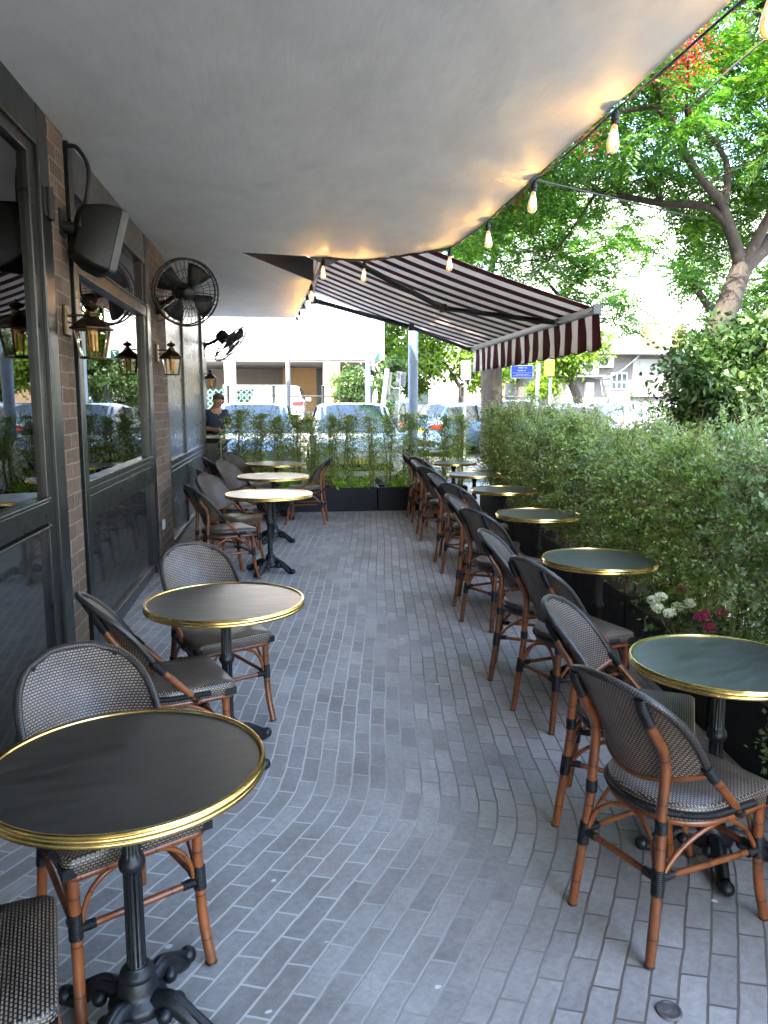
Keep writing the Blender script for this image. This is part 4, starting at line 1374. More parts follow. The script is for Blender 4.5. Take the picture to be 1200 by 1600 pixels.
# trailing vine over the nearest planter
r_ = np.random.default_rng(31)
P = []
base = np.array([0, 0, 0.])
for k in range(7):
    n = 34; t_ = np.linspace(0, 1, n)
    pth = np.stack([-.03 - .05 * t_ + .02 * r_.standard_normal(n), .22 * (r_.random() - .5) + .10 * (r_.random() - .5) * t_ + .02 * r_.standard_normal(n), .05 - .34 * t_ * (.5 + .5 * r_.random()) + .01 * r_.standard_normal(n)], 1)
    P.append(rhomb(pth, unit(r_.standard_normal((n, 3))), unit(r_.standard_normal((n, 3)) + np.array([-1, 0, .4])), .022 + .012 * r_.random(n), .016 + .008 * r_.random(n)))
tag(quads('trailing_vine', np.concatenate(P), 'hedge2', None, (ptx(2.68) + .02, 2.68, gz(2.7) + .36)), 'small leaved vine trailing down the nearest planter box', 'vine')


# ------------------------------------------------------------------ trees
def fronds(p, d, L, r_, npin=13, lmax=.085, wmax=.022, droop=.35):
    """pinnate leaves: p,d (n,3), L (n) -> quads of all the leaflets"""
    n = len(p)
    up = np.tile(np.array([0, 0, 1.]), (n, 1))
    sd = unit(np.cross(d, up) + 1e-4)
    out = []
    for k in range(npin):
        t = (k + .7) / npin
        c = p + d * (L * t)[:, None] - np.array([0, 0, 1.]) * (droop * L * t * t)[:, None]
        tan = unit(d - np.array([0, 0, 1.]) * (2 * droop * t))
        ll = lmax * (L / .4) * math.sin(PI * (.14 + .78 * t)) ** .7
        for s_ in (-1, 1):
            dd = unit(sd * s_ * .9 + tan * .55 - np.array([0, 0, 1.]) * (.15 + .25 * r_.random((n, 1))) + r_.standard_normal((n, 3)) * .08)
            nn = unit(np.cross(dd, tan) * s_ + r_.standard_normal((n, 3)) * .15)
            out.append(rhomb(c, dd, nn, ll * (.85 + .3 * r_.random(n)), np.full(n, wmax) * (L / .4)))
    return np.concatenate(out)


def whorls(cent, r_, per=8, L0=.36, updir=.25):
    n = len(cent)
    c = np.repeat(cent, per, 0)
    az = r_.random(n * per) * 2 * PI
    el = updir + .45 * r_.standard_normal(n * per)
    d = unit(np.stack([np.cos(az) * np.cos(el), np.sin(az) * np.cos(el), np.sin(el)], 1))
    L = L0 * (.65 + .65 * r_.random(n * per))
    return c + r_.standard_normal((n * per, 3)) * .02, d, L


def branches(m, segs, seg=10):
    for pts, r0, r1 in segs:
        P = spline(pts, 6)
        m.tube(P, [r0 + (r1 - r0) * i / (len(P) - 1) for i in range(len(P))], seg)


# big flame tree over the hedge
TX = (4.75, 9.0, gz(9))
tr = thing('flame_tree', 'large feathery flame tree with red blossom leaning over the hedge and terrace', 'tree', TX)
m = MB()
S1 = [([(4.62, 9.0, .0), (4.85, 9.0, 1.2), (5.28, 9., 2.55), (5.46, 9., 3.05), (5.58, 9., 3.42)], .17, .12),
      ([(5.55, 9., 3.30), (5.40, 8.95, 3.60), (5.27, 8.9, 3.80), (5.10, 8.8, 4.02), (4.80, 8.6, 4.15), (4.43, 8.4, 4.40), (3.95, 8.0, 4.75), (3.4, 7.4, 5.0)], .085, .025),
      ([(5.28, 8.9, 3.78), (5.0, 8.9, 3.98), (4.55, 9.2, 4.08), (4.0, 9.8, 4.35), (3.3, 10.6, 4.6)], .06, .02),
      ([(5.57, 9., 3.36), (5.72, 8.9, 3.75), (5.80, 8.8, 4.1), (5.75, 8.9, 5.0), (5.6, 9.0, 6.2), (5.4, 9.0, 7.4)], .075, .025),
      ([(5.56, 9., 3.33), (5.95, 9.1, 3.65), (6.5, 9.2, 4.2), (7.2, 9.4, 5.0)], .12, .05),
      ([(5.15, 8.8, 3.98), (5.2, 8.9, 4.5), (5.0, 9.4, 5.2)], .05, .02),
      ([(4.43, 8.4, 4.40), (4.2, 8.6, 4.9), (3.8, 8.9, 5.5)], .035, .012),
      ([(5.7, 8.95, 5.6), (5.1, 8.9, 6.2), (4.5, 8.8, 6.5)], .035, .01),
      ([(5.5, 9.0, 6.9), (4.9, 8.9, 7.3), (4.5, 8.8, 7.9)], .03, .008), ([(5.75, 8.9, 4.9), (6.4, 9.0, 5.8), (7.0, 9.2, 6.6)], .03, .01),
      ([(3.95, 8.0, 4.75), (3.2, 8.2, 4.6), (2.7, 8.6, 4.3)], .03, .008),
      ([(4.43, 8.4, 4.40), (4.15, 7.9, 4.75), (3.80, 7.25, 5.0), (3.74, 7.15, 4.8)], .022, .006), ([(4.2, 8.0, 4.7), (4.6, 7.5, 5.1), (4.9, 7.3, 5.3)], .018, .005), ([(3.3, 10.6, 4.6), (2.7, 11.2, 4.4), (2.2, 11.8, 4.2)], .02, .006),
      ([(4.0, 9.8, 4.35), (3.9, 10.4, 4.0), (3.8, 11., 3.7)], .02, .006)]
branches(m, S1)
r_ = np.random.default_rng(21); rr2 = random.Random(3)


def flame_centres(r_, n, boxes):
    C_ = []
    for (c, s_, k) in boxes:
        C_.append(np.array(c) + r_.standard_normal((k, 3)) * np.array(s_))
    return np.concatenate(C_)


cent = flame_centres(r_, 0, [((4.4, 8.4, 5.5), (.9, 1.2, .45), 95), ((3.3, 7.2, 5.15), (.55, .9, .35), 75), ((3.2, 10.3, 4.75), (.65, .8, .35), 75),
                             ((3.1, 5.4, 5.0), (.45, .6, .35), 55), ((2.9, 4.3, 5.1), (.35, .5, .35), 45), ((2.75, 8.6, 4.45), (.35, .5, .22), 38), ((2.9, 11.6, 4.3), (.6, .6, .22), 45),
                             ((5.4, 6.6, 5.6), (.8, .8, .4), 70), ((6.4, 8.6, 5.2), (.7, .9, .5), 70), ((4.3, 9.6, 4.45), (.4, .5, .18), 30), ((4.05, 7.5, 4.55), (.35, .4, .2), 26), ((5.2, 7.4, 4.75), (.5, .5, .25), 34),
                             ((4.0, 11.6, 5.4), (.9, .9, .5), 60), ((6.2, 9.6, 4.5), (.4, .5, .25), 25), ((6.0, 10.6, 4.15), (.45, .5, .3), 34), ((7.2, 10.8, 4.0), (.6, .5, .4), 40), ((4.6, 6.0, 4.9), (.6, .6, .3), 40), ((3.6, 4.7, 4.7), (.35, .4, .25), 26), ((5.6, 8.0, 4.6), (.4, .4, .25), 26), ((5.6, 12.2, 5.6), (1.4, .9, .8), 110), ((7.6, 12., 6.0), (1.1, 1., .9), 80), ((4.2, 13., 5.0), (1.1, .8, .5), 70), ((6.6, 11., 7.4), (1.2, .8, .8), 70), ((3.75, 11.3, 3.75), (.3, .3, .12), 9)])
cz = np.array([0, 0, 1.68])
nearm = (cent[:, 1] < 7.6) & (cent[:, 2] > 4.3)
fac = np.where(nearm, 9.0 / np.maximum(cent[:, 1], 2.5), 1.0)
fac = np.minimum(fac, 1.75)
cent = cz + (cent - cz) * fac[:, None]
keep = ~((cent[:, 0] < 2.15) & (cent[:, 1] < 8.4))
cent = cent[keep]
for k in range(0, len(cent), 2):
    c = cent[k]
    # a twig from roughly below/inside to each whorl
    ends_ = [np.array(q_) for sg_ in S1[1:] for q_ in sg_[0][2:] if q_[1] > 6.5]
    b = min(ends_, key=lambda q_: np.linalg.norm(q_ - c))
    if np.linalg.norm(b - c) > 1.1: continue
    if False: b = c + np.array([.35 * (4.6 - c[0]) * .5 + rr2.uniform(-.1, .1), .25 * (8.5 - c[1]) * .5, -.22 + rr2.uniform(-.1, .1)])
    m.tube([tuple(b), tuple((b + c) / 2 + np.array([0, 0, .04])), tuple(c)], [.010, .007, .003], 5)
m.build('trunk', 'bark', tr, off=TX, smooth=60)
p_, d_, L_ = whorls(cent, r_, 8, .42)
Q = fronds(p_, d_, L_, r_) - np.array(TX)
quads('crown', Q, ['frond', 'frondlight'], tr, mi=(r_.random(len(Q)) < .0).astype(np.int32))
for c, nb in (((3.76, 7.2, 4.91), 300), ((3.0, 7.6, 4.25), 60), ((4.9, 7.3, 5.25), 90), ((2.85, 9.4, 4.15), 40), ((5.5, 8.9, 7.1), 70), ((6.2, 8.9, 5.55), 40)):
    s_ = .13 * (nb / 260) ** .4
    n = nb * 2
    pts = r_.standard_normal((n, 3)) * np.array([s_, s_, s_ * 1.25]) + np.array(c) - np.array(TX)
    quads('blossom', rhomb(pts, unit(r_.standard_normal((n, 3))), unit(r_.standard_normal((n, 3))), .024 + .02 * r_.random(n), .017 + .01 * r_.random(n), .1), 'red', tr)


def leaf_tree(name, label, loc, trunk, clumps, n, lsz, mt, seed, cat='tree', group=None, frondy=False, flat=.7):
    t = thing(name, label, cat, loc, 0, group)
    r_ = np.random.default_rng(seed)
    m = MB()
    branches(m, trunk, 9)
    pts = []
    for (c, rad, w) in clumps:
        k = max(4, int(n * w))
        ns = max(6, k // 60)
        sub = np.array(c) + unit(r_.standard_normal((ns, 3))) * (r_.random((ns, 1)) ** .45) * np.array([rad, rad, rad * flat])
        pts.append(np.repeat(sub, k // ns + 1, 0)[:k] + r_.standard_normal((k, 3)) * rad * .17)
        for sb in sub[::6]:
            lim = min((np.array(tk[0][-1 - e]) for tk in trunk for e in (0, 1)), key=lambda q_: np.linalg.norm(q_ - sb))
            cc = np.array(c)
            m.tube([tuple(lim), tuple(lim * .45 + cc * .25 + sb * .3 + np.array([0, 0, .1])), tuple(sb)], [.03 * rad, .018 * rad, .005], 5)
    m.build('trunk', 'bark', t, smooth=60)
    pts = np.concatenate(pts)
    k = len(pts)
    if frondy:
        az = r_.random(k) * 2 * PI
        d = unit(np.stack([np.cos(az), np.sin(az), .1 + .4 * r_.standard_normal(k)], 1))
        Q = fronds(pts, d, np.full(k, lsz) * (.7 + .6 * r_.random(k)), r_, 7, .11, .05)
    else:
        Q = rhomb(pts, unit(r_.standard_normal((k, 3)) + np.array([0, 0, -.25])), unit(r_.standard_normal((k, 3)) + np.array([0, 0, .9])), lsz * (.7 + .6 * r_.random(k)), lsz * .5 * (.7 + .6 * r_.random(k)), .08)
    quads('crown', Q, mt, t)
    return t


# second flame tree further along, sunlit, above and behind the awning
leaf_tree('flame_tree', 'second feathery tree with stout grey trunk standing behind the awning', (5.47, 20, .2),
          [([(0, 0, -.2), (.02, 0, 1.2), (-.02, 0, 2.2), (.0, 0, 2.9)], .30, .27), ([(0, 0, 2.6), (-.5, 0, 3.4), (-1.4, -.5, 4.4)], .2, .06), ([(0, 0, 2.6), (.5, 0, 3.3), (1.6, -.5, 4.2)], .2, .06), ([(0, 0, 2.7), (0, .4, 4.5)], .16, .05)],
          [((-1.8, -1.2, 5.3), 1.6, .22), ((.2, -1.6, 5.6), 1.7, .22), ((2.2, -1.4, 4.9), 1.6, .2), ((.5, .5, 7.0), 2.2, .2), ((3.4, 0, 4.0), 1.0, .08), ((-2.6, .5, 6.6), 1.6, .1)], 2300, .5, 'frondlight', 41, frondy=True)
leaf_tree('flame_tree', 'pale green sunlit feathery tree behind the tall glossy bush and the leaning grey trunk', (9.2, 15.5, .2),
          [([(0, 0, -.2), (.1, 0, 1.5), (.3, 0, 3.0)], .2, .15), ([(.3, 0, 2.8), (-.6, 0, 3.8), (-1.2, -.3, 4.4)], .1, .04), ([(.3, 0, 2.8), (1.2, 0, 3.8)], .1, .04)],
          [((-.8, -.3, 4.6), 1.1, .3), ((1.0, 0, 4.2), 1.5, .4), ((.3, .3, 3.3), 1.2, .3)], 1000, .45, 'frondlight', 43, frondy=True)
# broad light green trees across the street
leaf_tree('street_tree', 'bright yellow green tree across the street, left of the stout trunk', (8.6, 37, .2), [([(0, 0, -.2), (0, 0, 2.4)], .2, .15), ([(0, 0, 2.2), (-1.2, 0, 4)], .12, .04), ([(0, 0, 2.2), (1.3, 0, 4)], .12, .04)],
          [((-1.8, 0, 3.6), 1.7, .25), ((.6, -.4, 3.4), 1.8, .3), ((-.5, .3, 5.4), 2.2, .3), ((2.2, 0, 4.6), 1.7, .15)], 8500, .27, 'farleaf', 51, group='light green street trees')
leaf_tree('street_tree', 'light green tree seen between the pale pole and the forecourt bush', (5.0, 40, .2), [([(0, 0, -.2), (0, 0, 2.6)], .2, .14), ([(0, 0, 2.4), (1.0, 0, 4)], .12, .04), ([(0, 0, 2.4), (-1, 0, 4.2)], .12, .04)],
          [((-.9, 0, 4.2), 1.8, .3), ((1.3, -.4, 4.0), 1.8, .3), ((.2, .3, 6.0), 2.2, .3), ((1.6, -.5, 2.3), 1.0, .1)], 7500, .27, 'farleaf', 52, group='light green street trees')
leaf_tree('street_tree', 'drooping light green tree with leaning trunk in front of the stained grey building', (11.9, 30, .2), [([(0, 0, -.2), (-.1, 0, 1.5), (-.55, 0, 2.6)], .22, .16), ([(-.5, 0, 2.5), (-1.2, 0, 3.4)], .1, .04), ([(-.5, 0, 2.5), (.2, 0, 3.5)], .1, .04)],
          [((-1.0, -.3, 3.2), 1.15, .45), ((-.1, 0, 3.9), 1.2, .3), ((-1.7, -.3, 2.2), .65, .25)], 5200, .2, 'farleaf', 53, group='light green street trees')
leaf_tree('street_tree', 'yellow green tree between the yellow stop sign and the leaning trunk, far back', (12.5, 44, .2), [([(0, 0, -.2), (0, 0, 2.4)], .2, .14)],
          [((0, 0, 3.4), 1.6, .5), ((-1.3, 0, 3.0), 1.1, .25), ((.4, 0, 4.8), 1.4, .25)], 4000, .26, 'farleaf', 54, group='light green street trees')
leaf_tree('street_tree', 'far tree closing the view above the parked cars left of the leaning trunk', (18., 48, .2), [([(0, 0, -.2), (0, 0, 2.6)], .25, .16)],
          [((0, 0, 4.4), 2.4, .5), ((-1.8, 0, 3.4), 1.5, .25), ((1.6, 0, 5.8), 1.8, .25)], 4500, .3, 'farleaf', 55, group='light green street trees')
# clipped forecourt bush
leaf_tree('round_bush', 'round clipped dark green bush on the forecourt beside the tan pillar', (2.02, 23.6, .9), [([(0, 0, -.05), (0, 0, .8)], .06, .04)],
          [((0, 0, 1.25), .58, .6), ((-.1, -.1, .75), .5, .2), ((.12, 0, 1.55), .42, .2)], 5200, .10, 'darkleaf', 61, 'bush', flat=1.)
leaf_tree('forecourt_shrub', 'loose dark shrub with drooping leaves behind the street number plate', (3.15, 24.4, .9), [([(0, 0, -.05), (0, 0, 1.3)], .05, .03)],
          [((.1, 0, 1.5), .6, .5), ((.35, -.2, 1.9), .45, .3), ((0, 0, .8), .5, .2)], 1900, .15, 'darkleaf', 62, 'bush', flat=1.)
# big glossy bushes behind the hedge on the right
leaf_tree('glossy_bush', 'tall dense glossy dark green bush rising behind the hedge, below the flame tree trunk', (4.55, 7.6, .1), [([(0, 0, -.05), (0, 0, 1.6)], .07, .04), ([(.1, .1, 0), (.3, .1, 1.8)], .05, .03), ([(-.1, 0, 0), (-.3, 0, 1.6)], .05, .03)],
          [((-.08, 0, 1.75), .58, .36), ((.45, .1, 1.95), .62, .26), ((.0, .1, 1.1), .62, .16), ((.1, 0, 2.1), .42, .16), ((.55, 0, 1.1), .5, .06)], 10500, .085, 'glossyleaf', 71, 'bush', flat=.95)
leaf_tree('glossy_bush', 'broad yellow tinged bush in front of the tall glossy dark one', (4.62, 6.0, .1), [([(0, 0, -.05), (0, 0, 1.6)], .06, .04)],
          [((.1, 0, 1.9), .55, .5), ((.0, 0, 1.2), .55, .3), ((.5, .2, 2.3), .5, .2)], 6500, .075, 'darkleaf', 72, 'bush', flat=1.)

# ------------------------------------------------------------------ background buildings
ab = thing('apartment_building', 'pale sunlit apartment building raised over an open carport, with green number plate 7', 'building', (-3, 29, .9))
AB = (-3, 29, .9)
m = MB(); m.bb(-14, 3.78, 29, 41, 3.30, 15); m.build('facade', 'whitewall', ab, off=AB, bevel=.02)
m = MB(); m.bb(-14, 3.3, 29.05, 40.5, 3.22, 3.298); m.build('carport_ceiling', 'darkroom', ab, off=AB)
for (a, b, mt) in ((-2.12, -1.72, 'whitewall'), (-8.4, -8.0, 'whitewall'), (1.50, 2.12, 'tanwall')):
    m = MB(); m.bb(a, b, 29.03, 29.5, .9, 3.22); m.build('pillar', mt, ab, off=AB, bevel=.01)
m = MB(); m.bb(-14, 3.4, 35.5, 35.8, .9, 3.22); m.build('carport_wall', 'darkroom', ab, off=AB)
m = MB(); m.bb(.0, 1.45, 34.0, 34.3, .9, 3.22); m.build('carport_partition', 'tanwall', ab, off=AB)
m = MB(); m.bb(-2.4, .35, 31.8, 32.6, 2.25, 2.45); m.tube([(-2.0, 31.7, 2.3), (-2.25, 31.7, 1.75)], .05, 8); m.build('duct', 'whitewall', ab, off=AB, smooth=40)
for z0 in (5.0, 8.0, 11.0):
    for x0 in (-11.5, -7.5, -3.5, .0):
        w = MB(); w.bb(x0, x0 + 1.6, 28.97, 29.02, z0, z0 + 1.3); wf_ = w.build('window', 'white', ab, off=AB, bevel=.01)
        w = MB(); w.bb(x0 + .1, x0 + 1.5, 28.955, 28.965, z0 + .1, z0 + 1.2); w.build('pane', 'carglass', wf_, off=AB)
np_ = MB(); np_.bb(3.32, 3.58, 28.955, 28.985, 3.30, 3.58); npo = np_.build('number_plate', 'sgreen', ab, off=AB, bevel=.004)


def text_mesh(txt, size, name='lettering'):
    cu = bpy.data.curves.new('t', 'FONT'); cu.body = txt; cu.size = size; cu.extrude = .002; cu.align_x = 'CENTER'; cu.align_y = 'CENTER'
    ob = bpy.data.objects.new('t', cu); col.objects.link(ob)
    bpy.context.view_layer.update()
    me = bpy.data.meshes.new_from_object(ob.evaluated_get(bpy.context.evaluated_depsgraph_get()))
    bpy.data.objects.remove(ob); bpy.data.curves.remove(cu)
    me.name = name
    return me


def text(txt, size, loc, mt, parent, rz=0., off=(0, 0, 0), name='lettering'):
    me = text_mesh(txt, size, name); me.materials.clear(); me.materials.append(M[mt])
    o = bpy.data.objects.new(name, me); col.objects.link(o); o.parent = parent
    o.rotation_euler = (PI / 2, 0, rz); o.location = [loc[i] - off[i] for i in range(3)]
    return o


text('7', .24, (3.45, 28.950, 3.44), 'white', npo, 0, AB)

rb = thing('stained_building', 'stained grey building with shuttered window and air conditioners beyond the parked cars', 'building', (17, 36, .2))
RB = (17, 36, .2)
m = MB(); m.bb(13.4, 26, 36.4, 46, .1, 4.05); m.build('lower_wall', 'greywall', rb, off=RB)
m = MB(); m.bb(12.8, 26, 35.5, 46, 4.05, 12); m.build('upper_wall', 'whitewall', rb, off=RB, bevel=.02)
m = MB(); m.bb(17.0, 18.0, 35.44, 35.50, 4.25, 5.5); m.build('orange_blind', 'orange', rb, off=RB)
m = MB(); m.bb(18.6, 19.2, 35.44, 35.50, 4.35, 5.4); m.build('orange_blind', 'orange', rb, off=RB)
w = MB(); w.bb(15.9, 16.75, 36.34, 36.42, 2.35, 3.2); w1 = w.build('window', 'white', rb, off=RB, bevel=.01)
w = MB()
for a in (15.97, 16.24, 16.50):
    w.bb(a, a + .2, 36.325, 36.338, 2.78, 3.12); w.bb(a, a + .2, 36.325, 36.338, 2.42, 2.70)
w.build('pane', 'carglass', w1, off=RB)
w = MB(); w.bb(17.0, 18.6, 36.30, 36.42, 2.2, 3.85)
for k in range(16):
    w.bb(17.3, 18.5, 36.27, 36.30, 2.3 + k * .095, 2.36 + k * .095)
w.build('shutter_window', 'shutter', rb, off=RB)
w = MB(); w.bb(16.9, 18.8, 36.2, 36.42, 2.05, 2.15); w.build('sill', 'whitewall', rb, off=RB)
m = MB(); m.bb(13.6, 14.2, 36.3, 36.42, .2, 2.6); m.bb(14.6, 15.0, 36.2, 36.42, .2, 2.7); m.build('doorway', 'white', rb, off=RB)
m = MB(); m.bb(13.3, 15.4, 35.7, 36.4, 2.95, 3.05); m.build('canopy', 'galv', rb, off=RB)
for x, z in ((14.0, 3.2), (14.75, 3.1), (15.5, 3.42)):
    m = MB(); m.bb(x - .38, x + .38, 36.0, 36.38, z, z + .58); u_ = m.build('air_conditioner', 'white', rb, off=RB, bevel=.02)
    m = MB(); m.tube([(x - .12, 35.99, z + .29), (x - .12, 35.985, z + .29)], .22, 20); m.build('fan_grille', 'ink', u_, off=RB, smooth=40)
for pts in ([(13.9, 36.2, 4.0), (14.6, 36.1, 3.1), (15.3, 36.1, 2.9), (16.2, 36.1, 3.2), (17.2, 36.1, 4.0)], [(15.3, 36.2, 2.9), (15.4, 36.2, 2.4), (15.5, 36.3, 2.1)]):
    m = MB(); m.tube(spline(pts, 5), .025, 6); m.build('cable', 'white', rb, off=RB, smooth=60)

ob_ = thing('fill_building', 'white sunlit apartment block added across the street for fill light, glimpsed through the flame tree', 'building', (19, 6, .2)); OB = (19, 6, .2)  # added block opposite, its white walls bounce light onto the terrace
m = MB(); m.bb(17.5, 27, -12, 24, .1, 10.5); m.build('wall', 'whitewall', ob_, off=OB)
for k in range(9):
    for j in range(3):
        w = MB(); w.bb(17.42, 17.52, -10 + k * 3.7, -8.2 + k * 3.7, 1.6 + j * 3.3, 3.0 + j * 3.3); wf_ = w.build('window', 'white', ob_, off=OB, bevel=.01)
        w = MB(); w.bb(17.40, 17.418, -9.9 + k * 3.7, -8.3 + k * 3.7, 1.7 + j * 3.3, 2.9 + j * 3.3); w.build('pane', 'carglass', wf_, off=OB)

tb = thing('peach_building', 'small peach coloured building with dark awning far behind the blue sign', 'building', (16.5, 50, .2)); TB = (16.5, 50, .2)
m = MB(); m.bb(14.4, 19.0, 50, 56, .1, 5.2); m.build('wall', 'peach', tb, off=TB)
w = MB(); w.bb(16.05, 16.5, 49.93, 50.02, 2.2, 2.75); w1 = w.build('window', 'spink', tb, off=TB); w = MB(); w.bb(16.12, 16.43, 49.9, 49.925, 2.27, 2.68); w.build('pane', 'carglass', w1, off=TB)
m = MB(); m.add([(16.2, 49.95, 1.75), (18.6, 49.95, 2.3), (18.6, 48.8, 2.1), (16.2, 48.8, 1.5), (16.2, 49.95, 1.65), (18.6, 49.95, 2.2), (18.6, 48.8, 2.0), (16.2, 48.8, 1.4)], [(0, 3, 2, 1), (4, 5, 6, 7), (3, 7, 6, 2), (0, 1, 5, 4), (0, 4, 7, 3), (1, 2, 6, 5)]); m.build('awning', 'dark', tb, off=TB)
bb_ = thing('street_building', 'pale block closing the street behind the light green trees', 'building', (4, 62, .2)); BB = (4, 62, .2)
m = MB(); m.bb(-2, 13, 62, 72, .1, 9); m.build('wall', 'whitewall', bb_, off=BB)
for k in range(6):
    for j in range(2):
        w = MB(); w.bb(-1 + k * 2.3, .2 + k * 2.3, 61.95, 62.02, 1.6 + j * 3, 2.9 + j * 3); w.build('window', 'carglass', bb_, off=BB)

# ------------------------------------------------------------------ poles, signs, fences


def pole(name, label, base, h, r, mt, cat='pole', lean=(0, 0), group=None, cap=True):
    t = thing(name, label, cat, base, 0, group)
    m = MB(); m.tube([(0, 0, -.1), (lean[0] * .5, lean[1] * .5, h / 2), (lean[0], lean[1], h)], [r, r, r * .92], 16); m.build('post', mt, t, smooth=40)
    m = MB(); m.lathe([(r * 1.5, 0), (r * 1.5, .04), (r * 1.1, .07), (r * 1.02, .09)], 16); m.build('base_collar', mt, t, smooth=40)
    return t


pole('steel_post', 'short grey steel post in front of the white car on the forecourt', (.12, 18, .2), 2.87, .055, 'galv', 'post')
t = pole('lamp_post', 'slim pale blue pole passing behind the far awning arm', (2.02, 18.5, .2), 6.0, .062, 'bluepole')
m = MB(); m.tube([(.13, 0, 2.28), (.13, 0, 4.0)], .035, 10); m.box((.065, 0, 2.4), (.12, .02, .03)); m.box((.065, 0, 3.4), (.12, .02, .03)); m.build('side_tube', 'white', t, smooth=40)
t = pole('utility_pole', 'thick pale blue grey pole behind the end hedge, hidden above by the awning', (2.52, 15, .2), 6.5, .098, 'bluepole')
m = MB(); m.tube([(0, 0, 1.2), (0, 0, 1.26)], .106, 16); m.tube([(0, 0, 2.28), (0, 0, 2.31)], .104, 16); m.build('band', 'galv', t, smooth=40)
t = pole('leaning_post', 'leaning white post with a narrow board, beside the slim blue pole', (2.02, 17, .2), 2.25, .055, 'white', 'post', (.26, 0))
m = MB(); m.box((.31, .0, 1.92), (.07, .05, .5), rot=Matrix.Rotation(R(6), 3, 'Y')); m.build('board', 'shutter', t, bevel=.01)
t = pole('traffic_sign', 'grey back of a square traffic sign on a leaning stick', (3.10, 21, .2), 2.3, .03, 'galv', 'sign', (.09, 0))
m = MB(); m.box((.10, .05, 2.15), (.27, .02, .40), rot=Matrix.Rotation(R(4), 3, 'Y')); m.build('sign_plate', 'sgrey', t, bevel=.004)
t = pole('sign_post', 'grey post carrying a faded pinkish boxed sign, left of the stout trunk', (4.04, 17, .2), 2.42, .035, 'galv', 'sign')
m = MB(); m.box((.06, 0, 2.22), (.10, .14, .44)); m.build('sign_box', 'sgrey', t, bevel=.01)
m = MB(); m.box((-.04, -.02, 2.22), (.12, .10, .42)); m.build('sign_face', 'spink', t, bevel=.005)

ss = thing('street_name_sign', 'blue street name sign with white lettering on a white post', 'sign', (7.33, 22, .2)); SS = (7.33, 22, .2)
m = MB(); m.tube([(7.33, 22, .1), (7.40, 22, 2.78)], .058, 14); m.tube([(7.40, 22, 2.78), (7.41, 22, 2.86)], .05, 14); m.build('post', 'white', ss, off=SS, smooth=40)
srz = R(-14)
q = Vector((6.90, 21.98, 2.60))
m = MB(); m.box(tuple(q), (.64, .03, .37), srz); m.build('border', 'white', ss, off=SS, bevel=.004)
m = MB(); m.box(tuple(q + Vector((-.004, -.016, 0))), (.605, .012, .335), srz); pl = m.build('sign_face', 'sblue', ss, off=SS)
m = MB()
rl = random.Random(4)
Mr = Matrix.Rotation(srz, 3, 'Z')


def letters(x0, x1, z, h, gap=.006):
    """illegible small lettering: narrow strokes of uneven width"""
    x = x0
    while x < x1:
        w_ = rl.uniform(.010, .022)
        hh = h * rl.choice((1, 1, .8, .9))
        o_ = Mr @ Vector((x + w_ / 2, -.024, z + (hh - h) / 2))
        m.box(tuple(q + o_), (w_ * .75, .004, hh * .28), srz); m.box(tuple(q + o_ + Vector((0, 0, h * .3))), (w_, .004, h * .22), srz)
        m.box(tuple(q + o_ + Mr @ Vector((w_ * .35, 0, 0))), (w_ * .28, .004, hh), srz)
        x += w_ + gap


letters(-.10, .03, .115, .05); letters(.075, .125, .115, .045); letters(-.12, .03, .035, .045); letters(.06, .09, .035, .045)
m.box(tuple(q + Mr @ Vector((0, -.024, -.03))), (.55, .004, .006), srz)
letters(-.18, .18, -.075, .016, .003); letters(-.26, .26, -.115, .016, .003)
m.build('lettering', 'white', pl, off=SS)

bs = thing('bus_stop_sign', 'yellow bus stop sign with blue top on a grey post', 'sign', (6.33, 18, .2)); BS = (6.33, 18, .2)
m = MB(); m.tube([(6.36, 18, .1), (6.36, 18, 2.85)], .04, 12); m.build('post', 'galv', bs, off=BS, smooth=40)
m = MB(); m.box((6.30, 17.94, 2.53), (.245, .03, .38)); yl = m.build('yellow_panel', 'syellow', bs, off=BS, bevel=.004)
m = MB()
rl = random.Random(9)
for k in range(8):
    x = 6.20
    while x < 6.40:
        w_ = rl.uniform(.012, .045); m.bb(x, min(x + w_, 6.41), 17.921, 17.926, 2.39 + k * .038, 2.39 + k * .038 + .014); x += w_ + .012
m.build('lettering', 'tanwall', yl, off=BS)
m = MB(); m.box((6.30, 17.94, 2.84), (.245, .03, .22)); bl = m.build('blue_panel', 'sblue', bs, off=BS, bevel=.004)
m = MB(); m.box((6.355, 17.92, 2.86), (.035, .006, .14)); m.box((6.27, 17.92, 2.78), (.12, .006, .03)); m.build('symbol', 'white', bl, off=BS)

